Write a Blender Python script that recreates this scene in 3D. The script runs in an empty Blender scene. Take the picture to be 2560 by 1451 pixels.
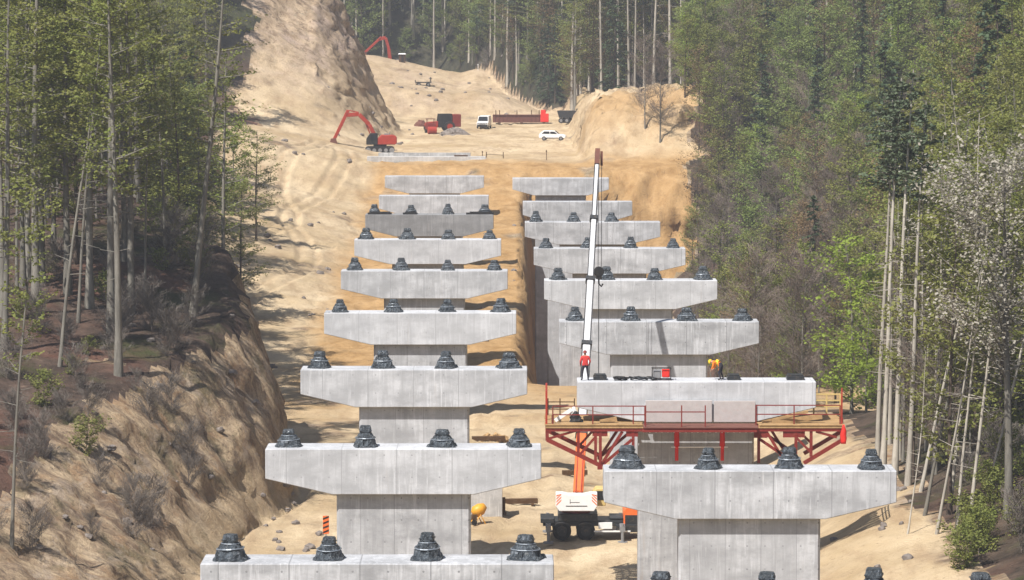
import bpy, bmesh, math, random
import numpy as np
from mathutils import Vector, Matrix, Euler
R = math.radians
SC = bpy.context.scene
COL = SC.collection
rnd = random.Random(7)

# ------------------------------------------------------------------ camera model
FPX, CAMZ, HOR = 8800.0, 35.0, 20.0
PITCH = math.atan((725.5 - HOR) / FPX)
cp, sp = math.cos(PITCH), math.sin(PITCH)
def P(px, py, Y):
    u = (px - 1280) / FPX; v = (py - 725.5) / FPX
    d = Vector((u, cp - v * sp, -sp - v * cp))
    s = Y / d.y
    return Vector((d.x * s, Y, CAMZ + d.z * s))
def proj(X, Y, Z):
    d = Y * cp + (CAMZ - Z) * sp
    return 1280 + FPX * X / d, 725.5 + FPX * ((CAMZ - Z) * cp - Y * sp) / d

# ------------------------------------------------------------------ object helpers
def tag(o, label=None, cat=None, group=None, kind=None):
    if label: o['label'] = label
    if cat: o['category'] = cat
    if group: o['group'] = group
    if kind: o['kind'] = kind
    return o
def empty(name, loc, label, cat, group=None, rz=0):
    o = bpy.data.objects.new(name, None); COL.objects.link(o)
    o.location = loc; o.rotation_euler = (0, 0, rz); o.empty_display_size = .3
    return tag(o, label, cat, group)
def link_mesh(name, me, parent=None, loc=None):
    o = bpy.data.objects.new(name, me); COL.objects.link(o)
    if parent: o.parent = parent
    if loc is not None: o.location = loc
    return o
def dup(root, loc, rz=None, label=None, scale=None, rot=None):
    r = root.copy(); COL.objects.link(r); r.location = loc
    if rz is not None: r.rotation_euler = (0, 0, rz)
    if rot is not None: r.rotation_euler = rot
    if scale is not None: r.scale = scale
    if label: r['label'] = label
    for ch in root.children:
        c = ch.copy(); COL.objects.link(c); c.parent = r
        for g in ch.children:
            d = g.copy(); COL.objects.link(d); d.parent = c
    return r

class MB:
    def __init__(s): s.v = []; s.f = []; s.m = []
    def add(s, vs, fs, mi=0):
        o = len(s.v); s.v += [tuple(p) for p in vs]
        s.f += [tuple(i + o for i in f) for f in fs]; s.m += [mi] * len(fs); return s
    def box(s, c, d, mi=0, rz=0, rot=None, taper=1.0):
        x, y, z = d[0] / 2, d[1] / 2, d[2] / 2
        vs = [Vector((sx * x * (taper if sz > 0 else 1), sy * y * (taper if sz > 0 else 1), sz * z)) for sz in (-1, 1) for sx, sy in ((-1, -1), (1, -1), (1, 1), (-1, 1))]
        M = (Euler(rot).to_matrix() if rot else Matrix.Rotation(rz, 3, 'Z'))
        vs = [M @ p + Vector(c) for p in vs]
        return s.add(vs, [(3, 2, 1, 0), (4, 5, 6, 7), (0, 1, 5, 4), (1, 2, 6, 5), (2, 3, 7, 6), (3, 0, 4, 7)], mi)
    def beam(s, a, b, w, h=None, mi=0):
        a, b = Vector(a), Vector(b); h = h or w
        d = (b - a).normalized(); up = Vector((0, 1, 0)) if abs(d.y) < .9 else Vector((0, 0, 1))
        x = d.cross(up).normalized(); y = x.cross(d).normalized()
        vs = [p + x * sx * w / 2 + y * sy * h / 2 for p in (a, b) for sx, sy in ((-1, -1), (1, -1), (1, 1), (-1, 1))]
        return s.add(vs, [(0, 1, 2, 3), (7, 6, 5, 4), (4, 5, 1, 0), (5, 6, 2, 1), (6, 7, 3, 2), (7, 4, 0, 3)], mi)
    def tube(s, pts, rad, n=6, mi=0, cap=True):
        pts = [Vector(p) for p in pts]
        if not hasattr(rad, '__len__'): rad = [rad] * len(pts)
        vs = []
        for i, p in enumerate(pts):
            t = (pts[min(i + 1, len(pts) - 1)] - pts[max(i - 1, 0)]).normalized()
            up = Vector((0, 0, 1)) if abs(t.z) < .9 else Vector((1, 0, 0))
            x = t.cross(up).normalized(); y = x.cross(t).normalized()
            for k in range(n):
                a = 2 * math.pi * k / n
                vs.append(p + (x * math.cos(a) + y * math.sin(a)) * rad[i])
        fs = []
        for i in range(len(pts) - 1):
            for k in range(n):
                k2 = (k + 1) % n
                fs.append((i * n + k, i * n + k2, (i + 1) * n + k2, (i + 1) * n + k))
        if cap:
            fs.append(tuple(range(n - 1, -1, -1))); fs.append(tuple((len(pts) - 1) * n + k for k in range(n)))
        return s.add(vs, fs, mi)
    def prism(s, prof, y0, y1, mi=0):       # profile in XZ, extruded along Y
        n = len(prof)
        vs = [(x, y0, z) for x, z in prof] + [(x, y1, z) for x, z in prof]
        fs = [tuple(range(n)), tuple(range(2 * n - 1, n - 1, -1))]
        fs += [(i, i + n, (i + 1) % n + n, (i + 1) % n) for i in range(n)]
        return s.add(vs, fs, mi)
    def rings(s, rings, mi=0, cap=True):     # list of equal-length closed loops
        n = len(rings[0]); vs = [p for r in rings for p in r]; fs = []
        for i in range(len(rings) - 1):
            for k in range(n):
                k2 = (k + 1) % n; fs.append((i * n + k, i * n + k2, (i + 1) * n + k2, (i + 1) * n + k))
        if cap:
            fs.append(tuple(range(n - 1, -1, -1))); fs.append(tuple((len(rings) - 1) * n + k for k in range(n)))
        return s.add(vs, fs, mi)
    def cyl(s, c, r, w, axis='Y', n=20, mi=0):
        ax = {'X': Vector((1, 0, 0)), 'Y': Vector((0, 1, 0)), 'Z': Vector((0, 0, 1))}[axis]
        c = Vector(c); return s.tube([c - ax * w / 2, c + ax * w / 2], r, n, mi)
    def mesh(s, name, mats, bevel=0, smooth=False):
        me = bpy.data.meshes.new(name); me.from_pydata(s.v, [], s.f)
        for m in (mats if isinstance(mats, (list, tuple)) else [mats]): me.materials.append(m)
        me.polygons.foreach_set('material_index', s.m)
        bm = bmesh.new(); bm.from_mesh(me)
        bmesh.ops.recalc_face_normals(bm, faces=bm.faces)
        if bevel: bmesh.ops.bevel(bm, geom=[e for e in bm.edges if e.calc_face_angle(0) > .5], offset=bevel, segments=1, affect='EDGES')
        bm.to_mesh(me); bm.free()
        if smooth: me.polygons.foreach_set('use_smooth', [True] * len(me.polygons))
        me.update(); return me
    def build(s, name, mats, parent=None, loc=None, bevel=0, smooth=False):
        return link_mesh(name, s.mesh(name, mats, bevel, smooth), parent, loc)

# ------------------------------------------------------------------ materials
class NT:
    def __init__(s, name, rough=.8, spec=.3):
        s.m = bpy.data.materials.new(name); s.m.use_nodes = True
        s.t = s.m.node_tree; s.b = s.t.nodes['Principled BSDF']
        s.b.inputs['Roughness'].default_value = rough
        s.b.inputs['Specular IOR Level'].default_value = spec
    def n(s, typ, **kw):
        nd = s.t.nodes.new(typ)
        for k, v in kw.items(): setattr(nd, k, v)
        return nd
    def set(s, sock, v):
        if hasattr(v, 'is_linked') or isinstance(v, bpy.types.NodeSocket): s.t.links.new(v, sock)
        else: sock.default_value = v
    def coord(s, kind='Object', scale=(1, 1, 1)):
        c = s.n('ShaderNodeTexCoord').outputs[kind]
        mp = s.n('ShaderNodeMapping'); s.t.links.new(c, mp.inputs[0]); mp.inputs['Scale'].default_value = scale
        return mp.outputs[0]
    def noise(s, vec, scale, detail=4, rough=.6, dist=0):
        n = s.n('ShaderNodeTexNoise'); s.t.links.new(vec, n.inputs['Vector'])
        n.inputs['Scale'].default_value = scale; n.inputs['Detail'].default_value = detail
        n.inputs['Roughness'].default_value = rough; n.inputs['Distortion'].default_value = dist
        return n.outputs['Fac']
    def vor(s, vec, scale, feature='F1'):
        n = s.n('ShaderNodeTexVoronoi', feature=feature); s.t.links.new(vec, n.inputs['Vector']); n.inputs['Scale'].default_value = scale
        return n.outputs['Distance']
    def ramp(s, fac, a, b, lo=0., hi=1.):
        n = s.n('ShaderNodeMapRange'); s.set(n.inputs[0], fac); n.inputs[1].default_value = a; n.inputs[2].default_value = b
        n.inputs[3].default_value = lo; n.inputs[4].default_value = hi; return n.outputs[0]
    def math(s, op, a, b=0.):
        n = s.n('ShaderNodeMath', operation=op); s.set(n.inputs[0], a); s.set(n.inputs[1], b); return n.outputs[0]
    def mix(s, fac, a, b, mode='MIX'):
        n = s.n('ShaderNodeMix', data_type='RGBA', blend_type=mode)
        s.set(n.inputs[0], fac)
        for i, v in ((6, a), (7, b)):
            if isinstance(v, (tuple, list)): n.inputs[i].default_value = tuple(v)[:3] + (1,)
            else: s.t.links.new(v, n.inputs[i])
        return n.outputs[2]
    def color(s, c):
        if isinstance(c, (tuple, list)): s.b.inputs['Base Color'].default_value = tuple(c)[:3] + (1,)
        else: s.t.links.new(c, s.b.inputs['Base Color'])
        return s
    def bump(s, h, strength=.4, dist=.05):
        n = s.n('ShaderNodeBump'); n.inputs['Strength'].default_value = strength; n.inputs['Distance'].default_value = dist
        s.t.links.new(h, n.inputs['Height']); s.t.links.new(n.outputs[0], s.b.inputs['Normal']); return s
    def rand(s): return s.n('ShaderNodeObjectInfo').outputs['Random']
    def attr(s, name): 
        a = s.n('ShaderNodeAttribute'); a.attribute_name = name; return a

def paint(name, c, rough=.45, metal=0., var=.25, dirt=(.30, .22, .14), dirt_amt=.35):
    t = NT(name, rough); v = t.coord('Object')
    n = t.noise(v, 2.2, 5, .65)
    c2 = tuple(x * (1 - var) for x in c)
    col = t.mix(t.ramp(n, .35, .7), c, c2)
    col = t.mix(t.ramp(t.noise(v, 5.0, 6, .7), .52, .75, 0, dirt_amt), col, dirt)
    t.color(col); t.b.inputs['Metallic'].default_value = metal
    return t.m

def concrete(name, tint=(1, 1, 1), seam=2.86, base=.40):
    t = NT(name, .85, .2)
    v = t.coord('Object'); vs = t.coord('Object', (2.2, 2.2, .16)); vb = t.coord('Object', (.5, .5, .9))
    g = lambda k: tuple(base * k * x for x in tint)
    ofs = t.n('ShaderNodeVectorMath', operation='ADD'); sc_ = t.math('MULTIPLY', t.rand(), 80.)
    cmb = t.n('ShaderNodeCombineXYZ'); t.t.links.new(sc_, cmb.inputs[0]); t.t.links.new(vb, ofs.inputs[0]); t.t.links.new(cmb.outputs[0], ofs.inputs[1]); vb = ofs.outputs[0]
    ofs2 = t.n('ShaderNodeVectorMath', operation='ADD'); t.t.links.new(vs, ofs2.inputs[0]); t.t.links.new(cmb.outputs[0], ofs2.inputs[1]); vs = ofs2.outputs[0]
    col = t.mix(t.ramp(t.noise(vb, 1.0, 5, .66), .36, .64), g(.54), g(1.2))
    col = t.mix(t.ramp(t.noise(vs, 1.1, 5, .72), .46, .66, 0, .7), col, g(.52))
    col = t.mix(t.ramp(t.noise(vs, 3.1, 4, .6), .55, .68, 0, .6), col, g(1.4))
    col = t.mix(t.ramp(t.noise(vb, 3.2, 6, .7), .54, .68, 0, .55), col, g(.6))
    col = t.mix(t.ramp(t.noise(v, 7.0, 5, .7), .58, .72, 0, .45), col, g(.55))
    col = t.mix(t.ramp(t.noise(vs, .7, 4, .7), .62, .74, 0, .4), col, (.30, .22, .15))
    if seam:
        sx = t.n('ShaderNodeSeparateXYZ'); t.t.links.new(v, sx.inputs[0])
        off = t.math('MULTIPLY', t.rand(), 1.7)
        fr = t.math('FRACT', t.math('ADD', t.math('DIVIDE', t.math('ADD', sx.outputs[0], 30.), seam), off))
        d = t.math('ABSOLUTE', t.math('SUBTRACT', fr, .5))
        line = t.math('LESS_THAN', d, .010)
        col = t.mix(t.math('MULTIPLY', line, .7), col, g(.30))
        fx = t.math('MULTIPLY', t.math('SUBTRACT', t.math('FRACT', t.math('DIVIDE', t.math('ADD', sx.outputs[0], 30.3), seam / 2)), .5), seam / 2)
        fz = t.math('MULTIPLY', t.math('SUBTRACT', t.math('FRACT', t.math('DIVIDE', t.math('ADD', sx.outputs[2], 40.), 1.15)), .5), 1.15)
        rr = t.math('SQRT', t.math('ADD', t.math('MULTIPLY', fx, fx), t.math('MULTIPLY', fz, fz)))
        col = t.mix(t.math('MULTIPLY', t.math('LESS_THAN', rr, .045), .75), col, g(.25))
        # alternating panels cast at different times
        cell = t.math('FLOOR', t.math('ADD', t.math('ADD', t.math('DIVIDE', t.math('ADD', sx.outputs[0], 30.), seam), off), .5))
        wn = t.n('ShaderNodeTexWhiteNoise', noise_dimensions='1D'); t.t.links.new(cell, wn.inputs['W'])
        col = t.mix(t.ramp(wn.outputs[0], 0, 1, 0, .4), col, g(.66))
    col = t.mix(t.ramp(t.rand(), 0, 1, 0, .38), col, g(1.45))
    t.color(col); t.bump(t.noise(v, 9, 5), .25, .03)
    return t.m

def leaf_mat(name, cols, trans=.35, hue=.25):
    t = NT(name, .6, .25)
    v = t.coord('Object')
    n1 = t.ramp(t.noise(v, .45, 3, .6), .3, .7); n2 = t.ramp(t.noise(v, 3.0, 3, .6), .3, .7)
    col = t.mix(n1, cols[0], cols[1]); col = t.mix(t.math('MULTIPLY', n2, .6), col, cols[2])
    col = t.mix(t.math('MULTIPLY', t.rand(), hue), col, cols[-1])
    t.color(col)
    tr = t.n('ShaderNodeBsdfTranslucent'); t.t.links.new(col, tr.inputs[0])
    mx = t.n('ShaderNodeMixShader'); mx.inputs[0].default_value = trans
    out = t.t.nodes['Material Output']
    t.t.links.new(t.b.outputs[0], mx.inputs[1]); t.t.links.new(tr.outputs[0], mx.inputs[2]); t.t.links.new(mx.outputs[0], out.inputs[0])
    return t.m
def bark_mat(name, a, b, scale=1.2):
    t = NT(name, .9, .15); v = t.coord('Object', (3, 3, .5))
    col = t.mix(t.ramp(t.noise(v, scale, 5, .7), .35, .68), a, b)
    col = t.mix(t.ramp(t.rand(), 0, 1, 0, .4), col, tuple(x * .55 for x in b))
    t.color(col); t.bump(t.noise(v, 4), .5, .03); return t.m

M = {}
M['concrete'] = concrete('cast_concrete', (.975, .985, 1.01), base=.46)
M['dark_concrete'] = concrete('shaded_concrete', (.98, .985, 1.0), base=.25)  # darker copy of the cast concrete, one cap's shade put into its colour
M['shaft'] = concrete('shaft_concrete', (.975, .98, 1.0), seam=1.75, base=.40)
M['pale_concrete'] = concrete('pale_concrete', (1, .97, .93), seam=0, base=.44)
def foil():
    t = NT('black_foil', .28, .6); v = t.coord('Object')
    col = t.mix(t.ramp(t.noise(v, 3, 4), .4, .7), (.028, .034, .040), (.10, .12, .14))
    t.color(col); vf = t.coord('Object', (4.5, 4.5, .9)); t.bump(t.noise(vf, 1.6, 5, .6, .8), 1.0, .22); return t.m
M['foil'] = foil()
M['strap'] = paint('steel_strap', (.30, .33, .36), .3, .5, .2, (.12, .12, .12))
M['steel_dark'] = paint('dark_steel', (.035, .038, .042), .4, .3)
M['black'] = paint('black_rubber', (.014, .014, .015), .7, dirt_amt=.25)
M['glass'] = paint('dark_glass', (.015, .018, .022), .12, dirt_amt=.08)
M['red'] = paint('red_steel', (.36, .035, .018), .5, dirt_amt=.2)
M['dark_red'] = paint('oxide_red_steel', (.20, .022, .016), .55, dirt_amt=.2)
M['bright_red'] = paint('bright_red_cloth', (.72, .03, .02), .7, dirt_amt=0)
M['orange'] = paint('orange_paint', (.80, .16, .035), .4, dirt_amt=.1)
M['white'] = paint('white_paint', (.78, .77, .75), .4, var=.08, dirt_amt=.12)
M['boom_grey'] = paint('boom_grey_white', (.60, .60, .61), .4, var=.2, dirt=(.2, .2, .2), dirt_amt=.4)
M['yellow'] = paint('yellow_paint', (.70, .33, .03), .45)
M['wood'] = paint('weathered_planks', (.44, .28, .13), .8, var=.35, dirt=(.22, .12, .05), dirt_amt=.5)
M['yellow_wood'] = paint('pale_timber', (.62, .46, .18), .8)
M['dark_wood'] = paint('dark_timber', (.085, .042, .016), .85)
M['rust'] = paint('rusty_steel', (.16, .062, .045), .75, dirt=(.26, .13, .06), dirt_amt=.5)
M['panel'] = paint('formwork_panel', (.46, .42, .40), .7, var=.15, dirt=(.40, .28, .25), dirt_amt=.4)
M['grey'] = paint('grey_steel', (.23, .23, .235), .5)
M['rubble'] = paint('grey_rubble', (.22, .19, .17), .95, var=.5)
M['skin'] = paint('skin', (.50, .27, .18), .6, dirt_amt=0)
M['jacket'] = paint('red_jacket', (.58, .05, .045), .8, var=.2, dirt_amt=0)
M['vest'] = paint('orange_vest', (.90, .22, .02), .8, dirt_amt=0)
M['hivis'] = paint('yellow_hivis', (.80, .55, .03), .8, dirt_amt=0)
M['trousers'] = paint('dark_trousers', (.03, .028, .04), .85, dirt_amt=.1)
M['bark_grey'] = bark_mat('grey_bark', (.26, .24, .20), (.11, .10, .085))
M['bark_pale'] = bark_mat('pale_bark', (.50, .46, .39), (.27, .24, .20))
M['bark_brown'] = bark_mat('brown_bark', (.12, .09, .07), (.06, .045, .035))
M['twig'] = bark_mat('brown_twigs', (.24, .19, .15), (.13, .10, .085))
M['twig_grey'] = bark_mat('grey_twigs', (.20, .175, .15), (.13, .11, .095))
M['leaf_spring'] = leaf_mat('spring_leaves', [(0.19, 0.24, 0.048), (0.27, 0.265, 0.062), (0.115, 0.145, 0.04), (0.24, 0.185, 0.075)], .4)
M['leaf_green'] = leaf_mat('green_leaves', [(0.19, 0.265, 0.07), (0.135, 0.185, 0.055), (0.28, 0.335, 0.085), (0.22, 0.21, 0.09)], .4)
M['leaf_bright'] = leaf_mat('bright_leaves', [(0.25, 0.36, 0.04), (0.17, 0.26, 0.03), (0.36, 0.42, 0.07), (0.23, 0.26, 0.05)], .45)
M['needle'] = leaf_mat('conifer_needles', [(0.05, 0.085, 0.042), (0.075, 0.115, 0.048), (0.032, 0.055, 0.028), (0.085, 0.11, 0.045)], .15)
M['needle_pine'] = leaf_mat('pine_needles', [(0.075, 0.11, 0.062), (0.1, 0.13, 0.065), (0.05, 0.075, 0.044), (0.11, 0.115, 0.062)], .2)
M['leaf_bronze'] = leaf_mat('bronze_leaves', [(0.226, 0.143, 0.074), (0.166, 0.106, 0.064), (0.256, 0.18, 0.074), (0.15, 0.134, 0.053)], .35)
M['petal'] = leaf_mat('white_blossom', [(0.42, 0.39, 0.32), (0.32, 0.295, 0.235), (0.48, 0.45, 0.39), (0.29, 0.26, 0.2)], .4)

def ground_mat(name, forest):
    t = NT(name, .95, .1)
    v = t.coord('Object'); vy = t.coord('Object', (1, .25, 1)); vz = t.coord('Object', (1.2, 1.2, .12))
    a = t.attr('zone'); sep = t.n('ShaderNodeSeparateColor'); t.t.links.new(a.outputs['Color'], sep.inputs[0])
    lit, org, rock = sep.outputs[0], sep.outputs[1], sep.outputs[2]
    big = t.noise(v, .07, 5, .62); mid = t.noise(v, .45, 6, .68); fin = t.noise(v, 2.2, 6, .72)
    if not forest:
        pale = t.mix(t.ramp(big, .34, .66), (.41, .30, .17), (.63, .50, .33))
        pale = t.mix(t.ramp(t.noise(vy, .5, 5, .65), .48, .66, 0, .8), pale, (.37, .26, .155))
        pale = t.mix(t.ramp(t.noise(v, .16, 5, .7, .5), .52, .66, 0, .6), pale, (.34, .25, .16))
        pale = t.mix(t.ramp(t.noise(v, 1.0, 6, .75), .60, .68, 0, .6), pale, (.22, .155, .095))
        orange = t.mix(t.ramp(t.noise(vz, .35, 6, .7), .34, .66), (.31, .18, .07), (.49, .315, .15))
        orange = t.mix(t.ramp(t.noise(vz, 1.1, 5, .7), .55, .72, 0, .55), orange, (.19, .095, .038))
        col = t.mix(org, pale, orange)
        rk = t.mix(t.ramp(mid, .36, .64), (.27, .19, .12), (.54, .41, .275))
        rk = t.mix(t.ramp(t.noise(v, .16, 4, .6), .45, .62, 0, .7), rk, (.47, .36, .30))
        rk = t.mix(t.ramp(t.noise(v, .55, 6, .78, .6), .51, .60, 0, .85), rk, (.15, .10, .065))
        rk = t.mix(t.ramp(t.noise(vz, .8, 5, .7), .55, .68, 0, .55), rk, (.36, .31, .22))
        col = t.mix(rock, col, rk)
        vx = t.coord('Object', (.45, 1, .45))
        earth = t.mix(t.ramp(t.noise(vx, .75, 6, .74, .6), .38, .62), (.16, .11, .075), (.50, .38, .245))  # soil tones, darkened and mottled to carry the bluff face's dappled shade
        earth = t.mix(t.ramp(mid, .5, .68, 0, .7), earth, (.25, .135, .06))
        earth = t.mix(t.ramp(t.noise(vx, 2.4, 5, .75), .52, .66, 0, .7), earth, (.13, .095, .07))
        earth = t.mix(t.ramp(t.noise(v, .22, 5, .7), .52, .62, 0, .6), earth, (.085, .082, .04))
        earth = t.mix(t.ramp(t.noise(v, .33, 6, .75, 1.), .52, .62, 0, .65), earth, (.36, .29, .225))
        earth = t.mix(t.ramp(t.noise(v, 3.2, 6, .8), .55, .66, 0, .75), earth, (.075, .05, .035))
        col = t.mix(t.ramp(lit, .05, .20), col, earth)
        col = t.mix(t.ramp(fin, .56, .72, 0, .5), col, (.24, .155, .085))
        col = t.mix(t.ramp(t.noise(v, 1.3, 4, .7), .66, .72, 0, .55), col, (.13, .085, .05))
    else:
        col = t.mix(t.ramp(mid, .34, .66), (.036, .027, .022), (.12, .082, .062))
        col = t.mix(t.ramp(big, .50, .64, 0, .6), col, (.17, .08, .055))
        col = t.mix(rock, col, t.mix(t.ramp(mid, .34, .66), (.018, .022, .014), (.07, .068, .042)))
        col = t.mix(t.ramp(fin, .54, .68, 0, .75), col, (.030, .022, .016))
        col = t.mix(t.ramp(t.noise(v, .12, 5, .7), .52, .64, 0, .75), col, (.055, .065, .022))
        col = t.mix(t.ramp(t.noise(v, 1.4, 5, .7), .60, .70, 0, .5), col, (.28, .20, .15))
    t.color(col)
    h = t.math('ADD', t.math('MULTIPLY', mid, .6), t.math('MULTIPLY', fin, .5))
    t.bump(t.math('ADD', h, t.math('MULTIPLY', t.noise(v, 6., 5, .8), .3)), .9, .4)
    return t.m
M['sand'] = ground_mat('sandy_soil', False)
M['litter'] = ground_mat('leaf_litter', True)

# ------------------------------------------------------------------ terrain
def ss(a, b, x):
    t = np.clip((x - a) / (b - a), 0, 1); return t * t * (3 - 2 * t)
def _h(ix, iy, s):
    n = np.sin(ix * 127.1 + iy * 311.7 + s * 74.7) * 43758.5453
    return n - np.floor(n)
def vnoise(x, y, s=0):
    ix, iy = np.floor(x), np.floor(y); fx, fy = x - ix, y - iy
    fx = fx * fx * (3 - 2 * fx); fy = fy * fy * (3 - 2 * fy)
    a, b, c, d = _h(ix, iy, s), _h(ix + 1, iy, s), _h(ix, iy + 1, s), _h(ix + 1, iy + 1, s)
    return (a + (b - a) * fx) * (1 - fy) + (c + (d - c) * fx) * fy - .5
def fbm(x, y, s=0, o=4):
    r = 0; amp = 1.
    for i in range(o): r = r + amp * vnoise(x * 2 ** i, y * 2 ** i, s + i); amp *= .5
    return r
def terrain(X, Y, full=False):
    X = np.asarray(X, float); Y = np.asarray(Y, float)
    wob = fbm(X * .06, Y * .06, 3, 3) * 6
    bank = np.interp(Y, [0, 332, 342, 400, 470, 492, 508, 517, 650, 672, 700], [0, 0, .2, 3, 6.0, 7.4, 12.0, 12.6, 13.6, 13.9, 14.2])
    z = bank + np.maximum(0, -X - 20) * .22 * ss(330, 430, Y)
    Xh = X + wob * .12 + np.maximum(0, Y - 618) * .16 + .9
    hill = ss(536, 618, Y + wob * .5) * (24 * ss(-17.5, -33, Xh) + np.maximum(0, -Xh - 33) * .5)
    z = z + hill
    topz = np.interp(X, [-60, -29.4, -19.3, -10.9, -7.5, -2.5, 1.7, 5.9, 9, 12], [25.8, 24.9, 22.8, 21.1, 22.0, 20.7, 17.8, 14.6, 13.4, 12.8])
    prof = np.interp(Y, [672, 684, 722, 740, 750, 764], [0, .60, .58, 1, 1, .62])
    zB = 13.8 + (topz - 13.8) * prof
    z = np.where(Y > 672, np.maximum(z, zB), z)
    mc = ss(9.6, 13.4, X + wob * .12) * ss(510, 533, Y + wob * .5)
    z = z + (7.6 + .09 * np.clip(X - 10, 0, 20)) * mc * (1 - ss(560, 640, Y) * .4)
    y0 = 778 - 88 * ss(-16, 9, X)
    far = np.maximum(0, Y - y0)
    z = z + far * .75
    # ravine beside the right-hand row
    xb = .00625 * Y
    zr = np.maximum(-(Y - 321) * .117, -20.5)
    m = ss(xb - 1.6, xb + .1, X) * ss(321, 332, Y) * (1 - ss(486, 507, Y))
    z = z * (1 - m) + zr * m
    w = ss(250, 310, Y)
    z = z + (ss(12.5, 26, X + wob * .3) * 4.6 + np.maximum(0, X - 26) * .35) * (1 - w)
    zR = -11 + (X - 20) * 1.0 + np.maximum(0, Y - 430) * .06 + wob * .3 - (1 - w) * 40
    rightm = (zR > z)
    z = np.maximum(z, zR)
    # wooded bluff on the left
    toe = np.interp(Y, [60, 140, 180, 218, 237, 250, 258, 268, 280, 300, 340], [-30, -25, -22, -19.3, -17.4, -15.3, -15.6, -16.8, -18.6, -23, -34])
    toe = toe + fbm(X * 0 + 5, Y * .13, 9, 3) * .6
    W = np.interp(Y, [140, 200, 235, 260, 280], [15, 13, 8.5, 5, 4.5])
    Ht = np.clip(12.3 + .13 * (Y - 255) + .12 * (-X - 22), 5, 40)
    t = np.clip((toe - X) / W, 0, 1)
    endf = 1 - ss(280, 316, Y - np.maximum(0, -X - 27) * 3.5)
    b = np.where((t > 0) & (endf > 0), Ht * (1 - (1 - t) ** 1.55) * endf, -99.)
    zf = (10 + (-X - 38) * .6) * ss(215, 265, Y)
    zf = np.where(X < -38, zf, -50)
    blm = b > z
    z = np.maximum(z, b); lfm = zf > z - .3
    z = np.maximum(z, zf)
    # relief
    z = z + mc * (fbm(X * .35, Y * .35, 15, 4) * 2.2)
    n1 = fbm(X * .11, Y * .11, 1, 4); n2 = fbm(X * .55, Y * .55, 11, 4)
    cliff = np.where(blm & (t > .05) & (t < .97), 1., 0.) + hill / 24 * .8 + mc * .6 + .5 * ((Y > 335) & (Y < 516) & (X > -22))
    gully = fbm((X + Y * .35) * .5, Y * .04 + X * .03, 21, 4)
    n3 = fbm(X * 1.1, Y * 1.1, 41, 2)
    z = z + n1 * .5 + n2 * .2 + cliff * (gully * .15 + n2 * .5 + n1 * .5 + n3 * .3)
    # scattered spoil ridges on the floor
    z = z + .55 * np.exp(-((Y - 291 - 2.5 * np.sin(X * .7)) / 1.4) ** 2) * ss(-8, -4, X) * (1 - ss(0, 4, X))
    if not full: return z
    lit = np.zeros_like(z)
    nb = fbm(X * .18, Y * .18, 31, 4)
    lit = np.maximum(lit, np.where(blm, .12 + .22 * ss(.05, .6, t) + .9 * ss(.84, .98, t + nb * .22), 0))
    lit = np.maximum(lit, np.where(lfm & (X < -40 + nb * 4), 1, 0))
    lit = np.maximum(lit, np.where(rightm & (Y > 265), ss(19.5, 22, X + nb * 3), 0))
    lit = np.maximum(lit, ss(24, 27, X + nb * 3) * (Y < 300))
    lit = np.maximum(lit, ss(.2, 2.5, far + nb * 1.5))
    lit = np.maximum(lit, ss(.5, .8, ss(-36, -46, X + nb * 6)) * (Y > 300) * (Y < 580))
    lit = np.where((X < -40) & (Y > 560), np.maximum(lit, ss(-44, -52, X + nb * 8)), lit)
    lit = np.where((X + nb * 7 > 27.5) & (Y > 500), 1., lit)
    org = ss(285, 345, Y + nb * 20) * (1 - ss(512, 519, Y)) * ss(-22.5, -18.5, X + nb * 2.5)
    org = np.maximum(org, mc * (1 - ss(545, 560, Y)) * .75)
    rock = np.clip(hill / 24 * 1.6 * ss(545, 575, Y), 0, 1)
    rock = np.maximum(rock, ss(670, 680, Y) * .35)
    rock = np.where((lit > .5) & ((Y > 600) | (X > 19)), ss(560, 640, Y) * .9 + ss(22, 34, X) * .55, rock); rock = np.clip(rock, 0, 1)
    return z, lit, org, rock
def gz(x, y): return float(terrain(np.array([x]), np.array([y]))[0])

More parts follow.
